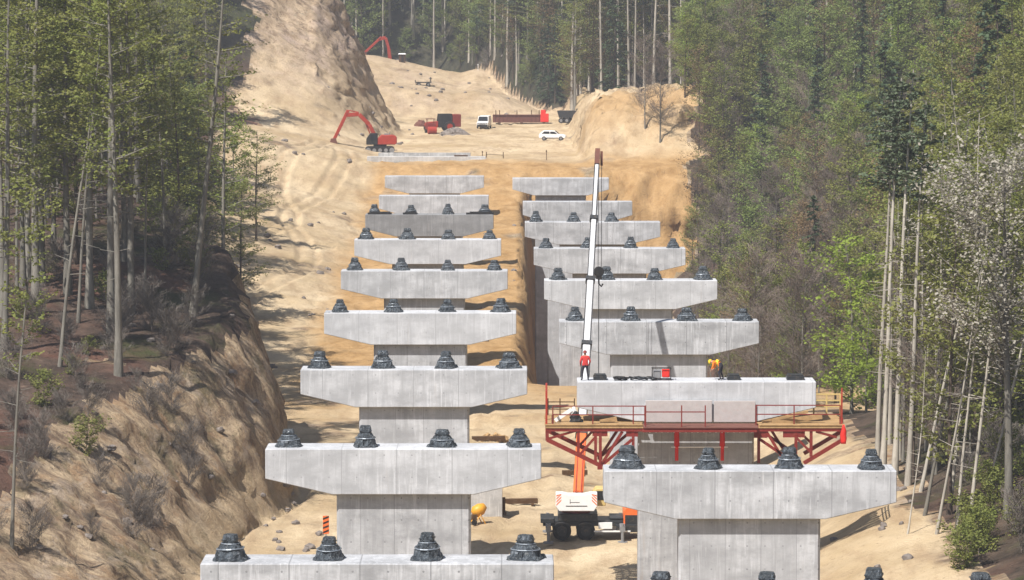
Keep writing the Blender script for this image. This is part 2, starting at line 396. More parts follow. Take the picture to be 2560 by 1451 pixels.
def build_terrain():
    xs = np.concatenate([np.linspace(-500, -130, 14), np.arange(-125, -72, 2.0), np.arange(-70, -34, .62), np.arange(-34, -12, .32), np.arange(-12, 80, .62), np.arange(81, 150, 2.2), np.linspace(155, 500, 14)])
    ys = np.concatenate([np.linspace(-300, 100, 14), np.arange(105, 170, 2.5), np.arange(170, 560, .72), np.arange(560, 780, 1.3), np.arange(782, 1000, 6), np.linspace(1010, 1500, 16)])
    X, Y = np.meshgrid(xs, ys)
    Z, lit, org, rock = terrain(X, Y, True)
    nx, ny = len(xs), len(ys)
    gy, gx = np.gradient(Z, ys, xs); steep = ss(.45, 1.3, np.hypot(gx, gy)) * (Y < 660) * (Y > 150)
    X = X + steep * (fbm(Y * .33 + 7, Z * .42, 51, 4) * (1.0 + .5 * (Y > 500)) + fbm(Y * 1.2, Z * 1.4, 61, 3) * .45)
    Y = Y + steep * (Y > 500) * (fbm(X * .3, Z * .35, 71, 4) * 3.0 + fbm(X * 1.1, Z * 1.1, 81, 3) * 1.0)
    Z = Z + steep * fbm(X * .9, Y * .9, 91, 3) * .5
    # wheel ruts on the haul roads
    for x0, ax, fr, ya, yb in ((-.9, 2.2, .035, 225, 330), (4.2, 1.4, .05, 200, 300), (-27, 2.5, .04, 345, 530), (-31, 2., .05, 360, 540), (-6, 5, .035, 520, 660), (0, 7, .04, 520, 650), (-18, 2, .06, 225, 300)):
        cx = x0 + ax * np.sin(Y * fr * 1.7 + x0)
        for o_ in (-1.0, 1.0):
            Z = Z - .22 * np.exp(-((X - cx - o_) / .38) ** 2) * ss(ya, ya + 8, Y) * (1 - ss(yb - 8, yb, Y)) + .12 * np.exp(-((X - cx - o_ * 1.7) / .35) ** 2) * ss(ya, ya + 8, Y) * (1 - ss(yb - 8, yb, Y))
    idx = np.arange(nx * ny).reshape(ny, nx)
    q = np.stack([idx[:-1, :-1], idx[:-1, 1:], idx[1:, 1:], idx[1:, :-1]], -1).reshape(-1, 4)
    co = np.stack([X, Y, Z], -1).reshape(-1, 3)
    L = lit.reshape(-1)[q].mean(1)
    for name, sel, mat in (('sandy_ground', L <= .55, M['sand']), ('forest_floor', L > .55, M['litter'])):
        qs = q[sel]; used, inv = np.unique(qs, return_inverse=True); qs = inv.reshape(-1, 4)
        c = co[used]; me = bpy.data.meshes.new(name)
        me.vertices.add(len(c)); me.vertices.foreach_set('co', c.ravel())
        me.loops.add(len(qs) * 4); me.loops.foreach_set('vertex_index', qs.ravel().astype(np.int32))
        me.polygons.add(len(qs)); me.polygons.foreach_set('loop_start', np.arange(0, len(qs) * 4, 4, dtype=np.int32))
        me.polygons.foreach_set('use_smooth', np.ones(len(qs), bool))
        at = me.attributes.new('zone', 'FLOAT_COLOR', 'POINT')
        col = np.ones((len(c), 4), np.float32); col[:, 0] = lit.reshape(-1)[used]; col[:, 1] = org.reshape(-1)[used]; col[:, 2] = rock.reshape(-1)[used]
        at.data.foreach_set('color', col.ravel())
        me.update(calc_edges=True); me.validate(); me.materials.append(mat)
        o = link_mesh(name, me); tag(o, kind='structure')
        o['label'] = 'pale sandy ground of the cleared construction corridor' if name == 'sandy_ground' else 'brown leaf-littered forest floor on the hillsides'
build_terrain()

# ------------------------------------------------------------------ piers and bearings
ORD = ['nearest', 'second nearest', 'third nearest', 'fourth nearest', 'fifth nearest', 'sixth nearest', 'seventh nearest', 'eighth nearest', 'farthest']
PIERS = {'left': [(945.5, 1410, 142, 14.28), (1010, 1123, 182, 14.28), (1036, 925, 222, 14.3), (1051.5, 783, 262, 14.3), (1061.5, 678, 302, 14.3),
                  (1070, 600, 342, 14.25), (1074, 537, 382, 13.9), (1085, 490, 424, 13.2), (1086.5, 441, 484, 13.6)],
         'right': [(2050, 1508, 131, 14.3), (1872, 1178, 172, 14.3), (1739.5, 955, 211, 14.3), (1646.5, 805, 252, 14.3), (1576, 702, 291, 14.3),
                   (1523.5, 622, 332, 14.3), (1481, 556, 372, 14.3), (1443.5, 505, 412, 12.8), (1401.5, 446, 484, 13.25)]}
CAPD, SHD = 2.5, 1.55
PIERLOC = {}
def pier(row, i, pxc, ytop, D, W):
    top = P(pxc, ytop, D - CAPD / 2); X = top.x * D / (D - CAPD / 2); Z = top.z
    PIERLOC[row, i] = (X, D, Z)
    g = gz(X, D); h = W / 2; sw = 3.48
    lab = f'grey concrete hammerhead pier, {ORD[i]} in the {row} row'
    if (row, i) == ('right', 2): lab += ', ringed by the red work platform'
    e = empty('bridge_pier', (X, D, Z), lab, 'bridge pier', 'concrete bridge piers')
    full, end = 2.38, 1.56
    prof = [(-h, 0), (-h, -end), (-sw - .2, -full), (sw + .2, -full), (h, -end), (h, 0)]
    MB().prism(prof, -CAPD / 2, CAPD / 2).build('cap', M['dark_concrete' if (row, i) == ('left', 6) else 'concrete'], e, bevel=.035)
    hb = Z - g + 1.5
    s = MB(); ch = .12; d = SHD / 2
    ring = [(-sw + ch, -d), (sw - ch, -d), (sw, -d + ch), (sw, d - ch), (sw - ch, d), (-sw + ch, d), (-sw, d - ch), (-sw, -d + ch)]
    s.rings([[(x, y, -hb) for x, y in ring], [(x, y, -full + .01) for x, y in ring]])
    s.build('shaft', M['shaft'], e)
    for k, x in enumerate((-6, -2, 2, 6)):       # low bearing plinths
        pass
    return e
for row in PIERS:
    for i, a in enumerate(PIERS[row]): pier(row, i, *a)

for k, (px, w_, lab) in enumerate(((950, 2.6, 'long black formwork board lying on the dark seventh cap, left end'), (1025, 1.5, 'bundle of black boards beside the middle of the dark seventh cap'), (1200, 3.0, 'long black formwork board lying on the dark seventh cap, right end'))):
    X_, D_, Z_ = PIERLOC['left', 6]
    o = MB().box((0, -.7, .10), (w_, .5, .2)).box((.1, -.6, .25), (w_ * .8, .35, .1)).build('formwork_board', M['black'], None, (P(px, 535, D_).x, D_ - .2, Z_)); tag(o, lab, 'board', 'boards on the seventh left cap')
def bearing_meshes(seed):
    r = random.Random(seed)
    def loop(z, w, p, jit, n=28):
        out = []
        for k in range(n):
            a = 2 * math.pi * k / n; c, s = math.cos(a), math.sin(a)
            q = (abs(c) ** p + abs(s) ** p) ** (-1 / p)
            rr = w * q * (1 + r.uniform(-jit, jit))
            out.append((c * rr, s * rr * .92, z + r.uniform(-jit, jit) * .25))
        return out
    sk = MB()
    prof = [(0.0, .74), (.10, .72), (.16, .62), (.34, .58), (.50, .54), (.66, .46), (.78, .37), (.86, .30)]
    flare = r.uniform(.9, 1.12)
    sk.rings([loop(z, w * (flare if z < .3 else 1), 3.2, .07) for z, w in prof])
    for a in range(4):                                   # folded foot flaps
        ang = a * math.pi / 2 + math.pi / 4 + r.uniform(-.2, .2)
        c, s = math.cos(ang), math.sin(ang)
        sk.box((c * .74, s * .66, .11), (.34, .22, .22), 0, rz=ang, taper=.5)
    for a in range(10):                                  # cinched ribs
        ang = r.uniform(0, 6.28); c, s = math.cos(ang), math.sin(ang)
        sk.tube([(c * .66, s * .6, .06), (c * .6, s * .55, .4), (c * .40, s * .36, .8)], [.05, .045, .03], 5)
    top = MB(); tw = r.uniform(.30, .36)
    top.rings([loop(.84, tw, 5, .04), loop(.90, tw * 1.04, 5, .05), loop(1.12, tw * .98, 5, .05), loop(1.22, tw * .86, 5, .05)])
    top.tube([(x * tw * 1.02, y * tw * .95, .98) for x, y in ((-1, -1), (1, -1), (1, 1), (-1, 1), (-1, -1))], .025, 5)
    pl = MB().box((0, 0, .03), (1.0, .95, .16))
    st = MB(); zz = r.uniform(.44, .58); w_ = .60
    a0 = r.uniform(-.25, .25)
    st.tube([(math.cos(q) * w_, math.sin(q) * w_ * .92, zz + a0 * math.cos(q) * .2) for q in [2 * math.pi * k / 20 for k in range(21)]], .035, 5)
    if r.random() < .6: st.tube([(math.cos(q) * .40, math.sin(q) * .37, .80) for q in [2 * math.pi * k / 16 for k in range(17)]], .03, 5)
    for k in range(3):
        q = r.uniform(3.6, 5.8); st.box((math.cos(q) * .62, math.sin(q) * .58, r.uniform(.28, .42)), (.16, .03, .12), rz=q + 1.57)
    return sk, top, pl, st
BPROTO = []
for k in range(8):
    sk, tp, pl, st = bearing_meshes(40 + k)
    BPROTO.append((sk.mesh('wrapping', M['foil']), tp.mesh('top_cover', M['foil']), pl.mesh('plinth', M['pale_concrete']), st.mesh('strap', M['strap'])))
BPOS = ['first', 'second', 'third', 'fourth']
def bearing(row, i, k, dx=0):
    X, D, Z = PIERLOC[row, i]
    lab = f'black foil-wrapped bearing, {BPOS[k]} from the left on the {ORD[i]} {row}-row cap'
    e = empty('bridge_bearing', (X + (-6, -2, 2, 6)[k] + dx, D - .1 + rnd.uniform(-.2, .2), Z), lab, 'bearing', 'foil-wrapped bearings on the pier caps', rnd.uniform(-.3, .3))
    s = rnd.uniform(.88, 1.0); e.scale = (s * rnd.uniform(.96, 1.14), s, s * rnd.uniform(.78, .98)); e.rotation_euler.z += rnd.choice((0, 1, 2, 3)) * math.pi / 2
    a = rnd.choice(BPROTO)
    for nm, me in zip(('wrapping', 'top_cover', 'plinth', 'strap'), a): link_mesh(nm, me, e)
for i in range(6):
    for k in range(4): bearing('left', i, k)
for k in (0, 1, 2, 3): bearing('left', 6, k)
for i in (0, 1, 3, 4, 5):
    for k in range(4): bearing('right', i, k)
for k in (0, 1, 2): bearing('right', 6, k)

# ------------------------------------------------------------------ work platform round the third right-row pier
def platform():
    Y0, Y1 = 208.6, 213.4
    X, D, Z = PIERLOC['right', 2]
    base = Vector((X, D, 0))
    e = empty('work_platform', base, 'red steel work platform with timber deck bracketed round a concrete pier', 'work platform')
    def L(px, py, y): return P(px, py, y) - base
    zd = P(1400, 1062, 209).z
    def at(px, y, z):                      # local point at photo column px, depth y, height z
        p = P(px, 1062, y); return Vector((p.x - base.x, y - D, z))
    # timber decks
    for a, b in ((1364, 1606), (1892, 2104)):
        mb = MB()
        xa, xb = at(a, 210, 0).x, at(b, 210, 0).x
        n = 9
        for k in range(n):
            y = Y0 - D + .1 + k * (Y1 - Y0 - .2) / (n - 1)
            mb.box(((xa + xb) / 2 + rnd.uniform(-.08, .08), y, zd + .03 + rnd.uniform(0, .02)), (xb - xa, .46, .06))
        mb.box(((xa + xb) / 2, Y0 - D - .04, zd - .05), (xb - xa, .08, .22))
        mb.build('deck', M['wood'], e)
    mb = MB(); xa, xb = at(1606, 209, 0).x, at(1892, 209, 0).x
    for k in range(5): mb.box(((xa + xb) / 2, Y0 - D - .95 + k * .42, zd - .02 + rnd.uniform(0, .015)), (xb - xa, .4, .05))
    mb.build('deck', M['rust'], e)
    # trusses, front and back
    for y in (Y0 + .1, Y1 - .1):
        for side in (0, 1):
            mb = MB()
            w = .17
            def q(px, py):
                p = at(px, y, 0); p.z = P(px, py, 209).z; return p
            if side == 0:
                mb.beam(q(1364, 1073), q(1610, 1073), .2, .26)
                mb.beam(q(1368, 1060), q(1368, 1100), .2)
                mb.beam(q(1368, 1098), q(1500, 1162), .24)
                mb.beam(q(1370, 1096), q(1440, 1076), .13)
                for px, pb in ((1446, 1136), (1489, 1160), (1501, 1162), (1583, 1160)): mb.beam(q(px, 1073), q(px, pb), w)
                mb.beam(q(1450, 1135), q(1490, 1090), .14); mb.beam(q(1505, 1158), q(1556, 1078), w); mb.beam(q(1505, 1162), q(1580, 1098), w)
                mb.beam(q(1500, 1160), q(1500, 1172), .3)
                mb.box(q(1500, 1082), (.9, .12, .35)); mb.box(q(1580, 1082), (.7, .12, .4))
            else:
                mb.beam(q(1888, 1073), q(2106, 1073), .2, .26)
                mb.beam(q(2104, 1066), q(2104, 1100), .18)
                for px, pb in ((1897, 1156), (1990, 1158), (2028, 1140)): mb.beam(q(px, 1073), q(px, pb), w)
                mb.beam(q(1898, 1096), q(1990, 1158), w); mb.beam(q(1915, 1076), q(1966, 1158), w)
                mb.beam(q(1990, 1092), q(2030, 1132), .14); mb.beam(q(2010, 1157), q(2104, 1100), .22); mb.beam(q(2040, 1078), q(2092, 1092), .14)
                mb.box(q(1985, 1084), (1.3, .12, .4)); mb.box(q(1902, 1084), (.8, .12, .45))
            mb.build('truss', M['dark_red'], e)
    cb = MB()
    for y in (Y0 + .1, Y1 - .1):
        cb.beam(at(1606, y, zd - .18), at(1892, y, zd - .18), .22, .3)
    for px in (1446, 1500, 1583, 1897, 1990, 2028):
        cb.beam(at(px, Y0, zd - .2), at(px, Y1, zd - .2), .14, .2)
    cb.build('cross_beam', M['dark_red'], e)
    # bolt heads along the beam
    MB().beam(at(1606, Y0 - 1.16, zd - .2), at(1892, Y0 - 1.16, zd - .2), .1, .36).build('cross_beam', M['dark_red'], e)
    bolt = MB().box((0, 0, 0), (.07, .07, .14)).mesh('tie_bolt', M['white'])
    for k in range(18): link_mesh('tie_bolt', bolt, e, at(1625 + k * 15, Y0 - 1.23, zd - .22))
    # formwork fascia panels on the lower half of the cap
    for a, b, t in ((1614, 1780, 1002), (1785, 1888, 1003)):
        p = MB(); xa, xb = at(a, 209.5, 0).x, at(b, 209.5, 0).x
        zt = P(a, t, 209.5).z; zb = P(a, 1056, 209.5).z
        p.box(((xa + xb) / 2, -1.42, (zt + zb) / 2), (xb - xa, .10, zt - zb))
        p.build('fascia_panel', M['panel'], e, bevel=.015)
    # railings
    def rail(name, pts, h, mat, levels=(1., .55), y=None, r=.035):
        mb = MB()
        for k, p in enumerate(pts):
            mb.beam(p, p + Vector((0, 0, h)), r * 2)
            if k:
                for l in levels: mb.beam(pts[k - 1] + Vector((0, 0, h * l)), p + Vector((0, 0, h * l)), r * 1.7)
        mb.build(name, mat, e)
    yf = Y0 + .05
    rail('railing', [at(px, yf, zd) for px in (1382, 1482, 1583, 1612)], 1.15, M['dark_red'])
    rail('railing', [at(px, yf - .95, zd) for px in (1614, 1704, 1763)], 1.3, M['dark_red'], (.7,))
    rail('railing', [at(px, yf, zd) for px in (1890, 1985, 2100)], 1.2, M['dark_red'])
    rail('railing', [at(px, Y1 - .1, zd) for px in (2034, 2066, 2100)], 1.35, M['yellow_wood'], (1., .72, .45), r=.05)
    rail('railing', [at(px, Y1 - .1, zd) for px in (1370, 1400, 1436)], 1.1, M['dark_wood'], (.8, .4))
    rail('railing', [at(1366, y, zd - .6) for y in (Y0 + .1, 211, Y1 - .1)], 2.6, M['red'], (1., .6), r=.06)
    rail('railing', [at(2104, y, zd - .2) for y in (Y0 + .1, 211, Y1 - .1)], 1.9, M['red'], (1., .7, .4), r=.045)
    # red hydraulic jacks clamped to the shaft and a white tie bar
    for px in (1692, 1806):
        mb = MB(); p = at(px, 209.6, 0); zt, zb = P(px, 1076, 209.6).z, P(px, 1152, 209.6).z
        p0 = Vector((p.x, p.y, zb)); h = zt - zb
        mb.tube([p0, p0 + Vector((0, 0, h * .4)), p0 + Vector((0, 0, h * .45)), p0 + Vector((0, 0, h * .95)), p0 + Vector((0, 0, h))], [.11, .11, .17, .15, .07], 10)
        mb.build('jack', M['bright_red'], e, smooth=False)
    p0, p1 = at(1678, 209.5, P(1700, 1118, 209.5).z), at(1820, 209.5, P(1700, 1118, 209.5).z)
    MB().tube([p0, p1], .04, 6).build('tie_bar', M['white'], e)
    # stacked timber battens leaning on the right deck
    for a_, b_, w_ in ((at(1905, 209.3, zd + .1), at(2020, 209.3, zd + .75), .16), (at(1930, 209.1, zd + .1), at(2055, 209.4, zd + .45), .3), (at(1500, 209.3, zd + .1), at(1542, 209.3, zd + .3), .3)):
        MB().beam(a_, b_, w_, .1).build('batten', M['wood'], e)
    return zd
ZD = platform()
XR3, DR3, ZR3 = PIERLOC['right', 2]

def rag(name, px, py, Y, h, w, mat, label, cat):
    p = P(px, py, Y); mb = MB(); r = random.Random(3); rings = []
    for k in range(8):
        t = k / 7; ww = w * (.25 + .75 * math.sin(min(1, t * 1.25) * 1.9)); n = 9
        rings.append([(math.cos(a) * ww * r.uniform(.7, 1.15), math.sin(a) * ww * .5 * r.uniform(.7, 1.2), h * (.5 - t)) for a in [2 * math.pi * q / n for q in range(n)]])
    mb.rings(rings); o = mb.build(name, mat, None, p, smooth=True); return tag(o, label, cat)
rag('red_cloth', 2109, 1086, 208.2, 1.15, .2, M['bright_red'], 'bright red cloth hanging from the right end of the platform', 'cloth')

# bundle of sheeting on the platform
def sheeting():
    p = Vector((P(1425, 1040, 209.6).x, 209.8, ZD + .06))
    e = empty('sheeting_bundle', p, 'crumpled black and white sheeting bundle on the platform deck, left end', 'bundle')
    r = random.Random(5)
    def blob(w, h, off, mat, nm):
        rings = []
        for k in range(6):
            t = k / 5; ww = math.cos(t * 1.35)
            rings.append([(off[0] + math.cos(a) * w * ww * r.uniform(.75, 1.2), off[1] + math.sin(a) * w * .7 * ww * r.uniform(.75, 1.2), off[2] + h * t + r.uniform(-.04, .04)) for a in [2 * math.pi * q / 11 for q in range(11)]])
        MB().rings(rings).build(nm, mat, e)
    blob(.42, .62, (.35, 0, 0), M['black'], 'dark_sheet'); blob(.30, .85, (.25, .2, .05), M['white'], 'white_sheet')
    MB().beam((-.9, 0, .08), (.1, .1, .75), .22, .1).build('batten', M['white'], e)
sheeting()

# pads, generator, hoses on the cap
def pad(px, w, label):
    x = P(px, 940, DR3).x
    mb = MB(); mb.box((0, 0, .12), (w, .95, .24)).box((0, 0, .28), (w * .86, .8, .1))
    e = mb.build('bearing_pad', M['steel_dark'], None, (x, DR3 + .1, ZR3), bevel=.015)
    tag(e, label, 'pad', 'bearing pads on the platform pier')
pad(1500, .80, 'dark grey bearing pad just beside the worker in red')
pad(1834, .78, 'dark grey bearing pad beside the bending worker')
pad(1988, 1.05, 'dark grey bearing pad near the bare right end of the cap')
def generator():
    x = P(1655, 940, DR3).x
    e = empty('portable_generator', (x, DR3 - .2, ZR3), 'small red portable generator with black frame on the pier cap', 'generator')
    MB().box((.22, 0, .42), (.46, .6, .5)).build('tank', M['bright_red'], e, bevel=.05)
    MB().box((-.3, 0, .36), (.42, .55, .5)).build('engine', M['grey'], e, bevel=.04)
    f = MB()
    for y in (-.36, .36): f.tube([(-.6, y, .05), (-.6, y, .72), (.52, y, .72), (.52, y, .05), (-.6, y, .05)], .03, 6)
    for xx in (-.6, .52):
        for z in (.05, .72): f.tube([(xx, -.36, z), (xx, .36, z)], .03, 6)
    f.build('frame', M['black'], e)
generator()
def hose(px0, px1, label, mat, seed):
    r = random.Random(seed); pts = []
    a, b = P(px0, 940, DR3).x, P(px1, 940, DR3).x
    for k in range(26):
        t = k / 25; pts.append((a + (b - a) * t + .25 * math.sin(k * 1.9), DR3 - .4 + .3 * math.sin(k * 1.3 + seed), ZR3 + .07 + .12 * abs(math.sin(k * .9))))
    o = MB().tube(pts, .06, 6).build('hose', mat, None, smooth=True); tag(o, label, 'hose')
hose(1538, 1562, 'short coil of dark hose lying on the pier cap', M['black'], 1)
hose(1575, 1632, 'tangled dark hose beside the red generator', M['steel_dark'], 4)

# ------------------------------------------------------------------ people
def person(name, joints, edges, radii, mats_fn, loc, rz, label, extras, fingers):
    me = bpy.data.meshes.new('tmp'); keys = list(joints)
    me.from_pydata([joints[k] for k in keys], [(keys.index(a), keys.index(b)) for a, b in edges], [])
    o = bpy.data.objects.new('tmp', me); COL.objects.link(o)
    sk = o.modifiers.new('s', 'SKIN'); sk.use_smooth_shade = True
    sub = o.modifiers.new('u', 'SUBSURF'); sub.levels = 2; sub.render_levels = 2
    for i, k in enumerate(keys):
        v = me.skin_vertices[0].data[i]; rr = radii[k]; v.radius = rr if isinstance(rr, tuple) else (rr, rr)
        v.use_root = (k == 'pelvis')
    dg = bpy.context.evaluated_depsgraph_get(); ev = o.evaluated_get(dg)
    body = bpy.data.meshes.new_from_object(ev); COL.objects.unlink(o); bpy.data.objects.remove(o)
    bm = bmesh.new(); bm.from_mesh(body)
    # fingers: short tapered chains rooted inside the palms
    for hand, dirv in fingers:
        h = Vector(joints[hand]); d = Vector(dirv).normalized(); side = d.cross(Vector((0, 1, 0)) if abs(d.y) < .8 else Vector((1, 0, 0))).normalized()
        fb = MB()
        for k, (off, ln) in enumerate(((-.03, .075), (-.01, .085), (.01, .08), (.03, .065))):
            p = h + side * off; fb.tube([p, p + d * ln * .55, p + d * ln + side.cross(d) * .025], [.010, .009, .006], 5)
        p = h - side * .03; fb.tube([p - d * .03, p - side * .035, p - side * .045 + d * .03], [.012, .010, .007], 5)
        t = fb.mesh('f', M['skin']); bm.from_mesh(t); bpy.data.meshes.remove(t)
    body.clear_geometry(); bm.to_mesh(body); bm.free()
    for m in ('jacket', 'trousers', 'skin', 'black', 'vest', 'hivis'): body.materials.append(M[m])
    for p in body.polygons: p.material_index = mats_fn(p.center)
    body.polygons.foreach_set('use_smooth', [True] * len(body.polygons))
    b = link_mesh(name, body, None, loc); b.rotation_euler = (0, 0, rz)
    tag(b, label, 'person')
    for nm, mb, mat in extras: mb.build(nm, mat, b, smooth=True)
    return b
def helmet(c, tilt=(0, 0, 0)):
    mb = MB(); rings = []
    Rm = Euler(tilt).to_matrix(); c = Vector(c)
    for z, r in ((-.01, .155), (.0, .135), (.06, .125), (.10, .10), (.13, .05), (.135, .01)):
        rings.append([c + Rm @ Vector((math.cos(a) * r * .9, math.sin(a) * r * 1.08, z)) for a in [2 * math.pi * k / 14 for k in range(14)]])
    return mb.rings(rings)
EDG = [('pelvis', 'waist'), ('waist', 'chest'), ('chest', 'neck'), ('neck', 'head'), ('head', 'crown'),
       ('chest', 'shl'), ('shl', 'ell'), ('ell', 'wrl'), ('wrl', 'hal'), ('chest', 'shr'), ('shr', 'elr'), ('elr', 'wrr'), ('wrr', 'har'),
       ('pelvis', 'hil'), ('hil', 'knl'), ('knl', 'anl'), ('anl', 'tol'), ('pelvis', 'hir'), ('hir', 'knr'), ('knr', 'anr'), ('anr', 'tor')]
RAD = dict(pelvis=(.17, .13), waist=(.165, .12), chest=(.19, .13), neck=.062, head=(.085, .10), crown=(.075, .085), shl=.085, shr=.085, ell=.058, elr=.058, wrl=.04, wrr=.04,
           hal=(.042, .022), har=(.042, .022), hil=.105, hir=.105, knl=.07, knr=.07, anl=.05, anr=.05, tol=(.048, .035), tor=(.048, .035))
J1 = dict(pelvis=(0, 0, .95), waist=(0, .01, 1.12), chest=(0, .02, 1.36), neck=(0, .05, 1.51), head=(0, .09, 1.61), crown=(0, .09, 1.70),
          shl=(-.2, .02, 1.42), ell=(-.29, .0, 1.16), wrl=(-.27, .14, .95), hal=(-.25, .19, .88), shr=(.2, .02, 1.42), elr=(.30, -.02, 1.15), wrr=(.26, .12, .96), har=(.24, .18, .90),
          hil=(-.12, 0, .88), knl=(-.17, .03, .48), anl=(-.20, -.01, .08), tol=(-.22, .16, .04), hir=(.12, 0, .88), knr=(.15, .02, .48), anr=(.18, -.02, .08), tor=(.21, .15, .04))
def m1(c):
    if c.z > 1.49: return 2
    if abs(c.x) > .2 and c.z < 1.0 and c.z > .8 and c.y > .13: return 2
    if c.z > .92 or (abs(c.x) > .22 and c.z > .9): return 0
    if c.z < .10: return 3
    return 1
person('person', J1, EDG, RAD, m1, (P(1463, 940, DR3 - .5).x, DR3 - .55, ZR3 + .005), .15, 'worker in a red jacket and dark trousers standing on the pier cap', [('helmet', helmet((0, .09, 1.68)), M['dark_red'])], [('hal', (.1, .3, -1)), ('har', (-.1, .3, -1))])
# second worker bends forward over the bearing pad
J2 = dict(pelvis=(0, 0, .90), waist=(0, .15, 1.03), chest=(0, .40, 1.10), neck=(0, .55, 1.10), head=(0, .65, 1.08), crown=(0, .73, 1.05),
          shl=(-.2, .40, 1.08), ell=(-.25, .46, .80), wrl=(-.18, .58, .60), hal=(-.15, .62, .53), shr=(.2, .40, 1.08), elr=(.26, .48, .80), wrr=(.18, .60, .62), har=(.14, .65, .55),
          hil=(-.12, 0, .85), knl=(-.16, .10, .47), anl=(-.17, -.02, .08), tol=(-.19, .15, .04), hir=(.12, 0, .85), knr=(.16, .09, .47), anr=(.20, -.06, .08), tor=(.22, .11, .04))
def m2(c):
    if c.y > .53 and c.z > 1.0: return 2
    if c.z < .66 and c.y > .45: return 2
    if c.y > .10 and c.z > .6: return 4
    if c.z < .10: return 3
    return 1
wv = MB(); wv.rings([[(math.cos(a) * .215, y, z + math.sin(a) * .165) for a in [2 * math.pi * k / 16 for k in range(16)]] for y, z in ((.14, 1.02), (.22, 1.055), (.30, 1.085))], cap=False)
person('person', J2, EDG, RAD, m2, (P(1803, 940, DR3 - .2).x, DR3 - .3, ZR3 + .005), 1.15, 'worker in an orange top bending forward over the pier cap', [('reflective_band', wv, M['hivis']), ('helmet', helmet((0, .70, 1.08), (-1.3, 0, 0)), M['hivis'])], [('hal', (.2, .4, -1)), ('har', (-.2, .4, -1))])

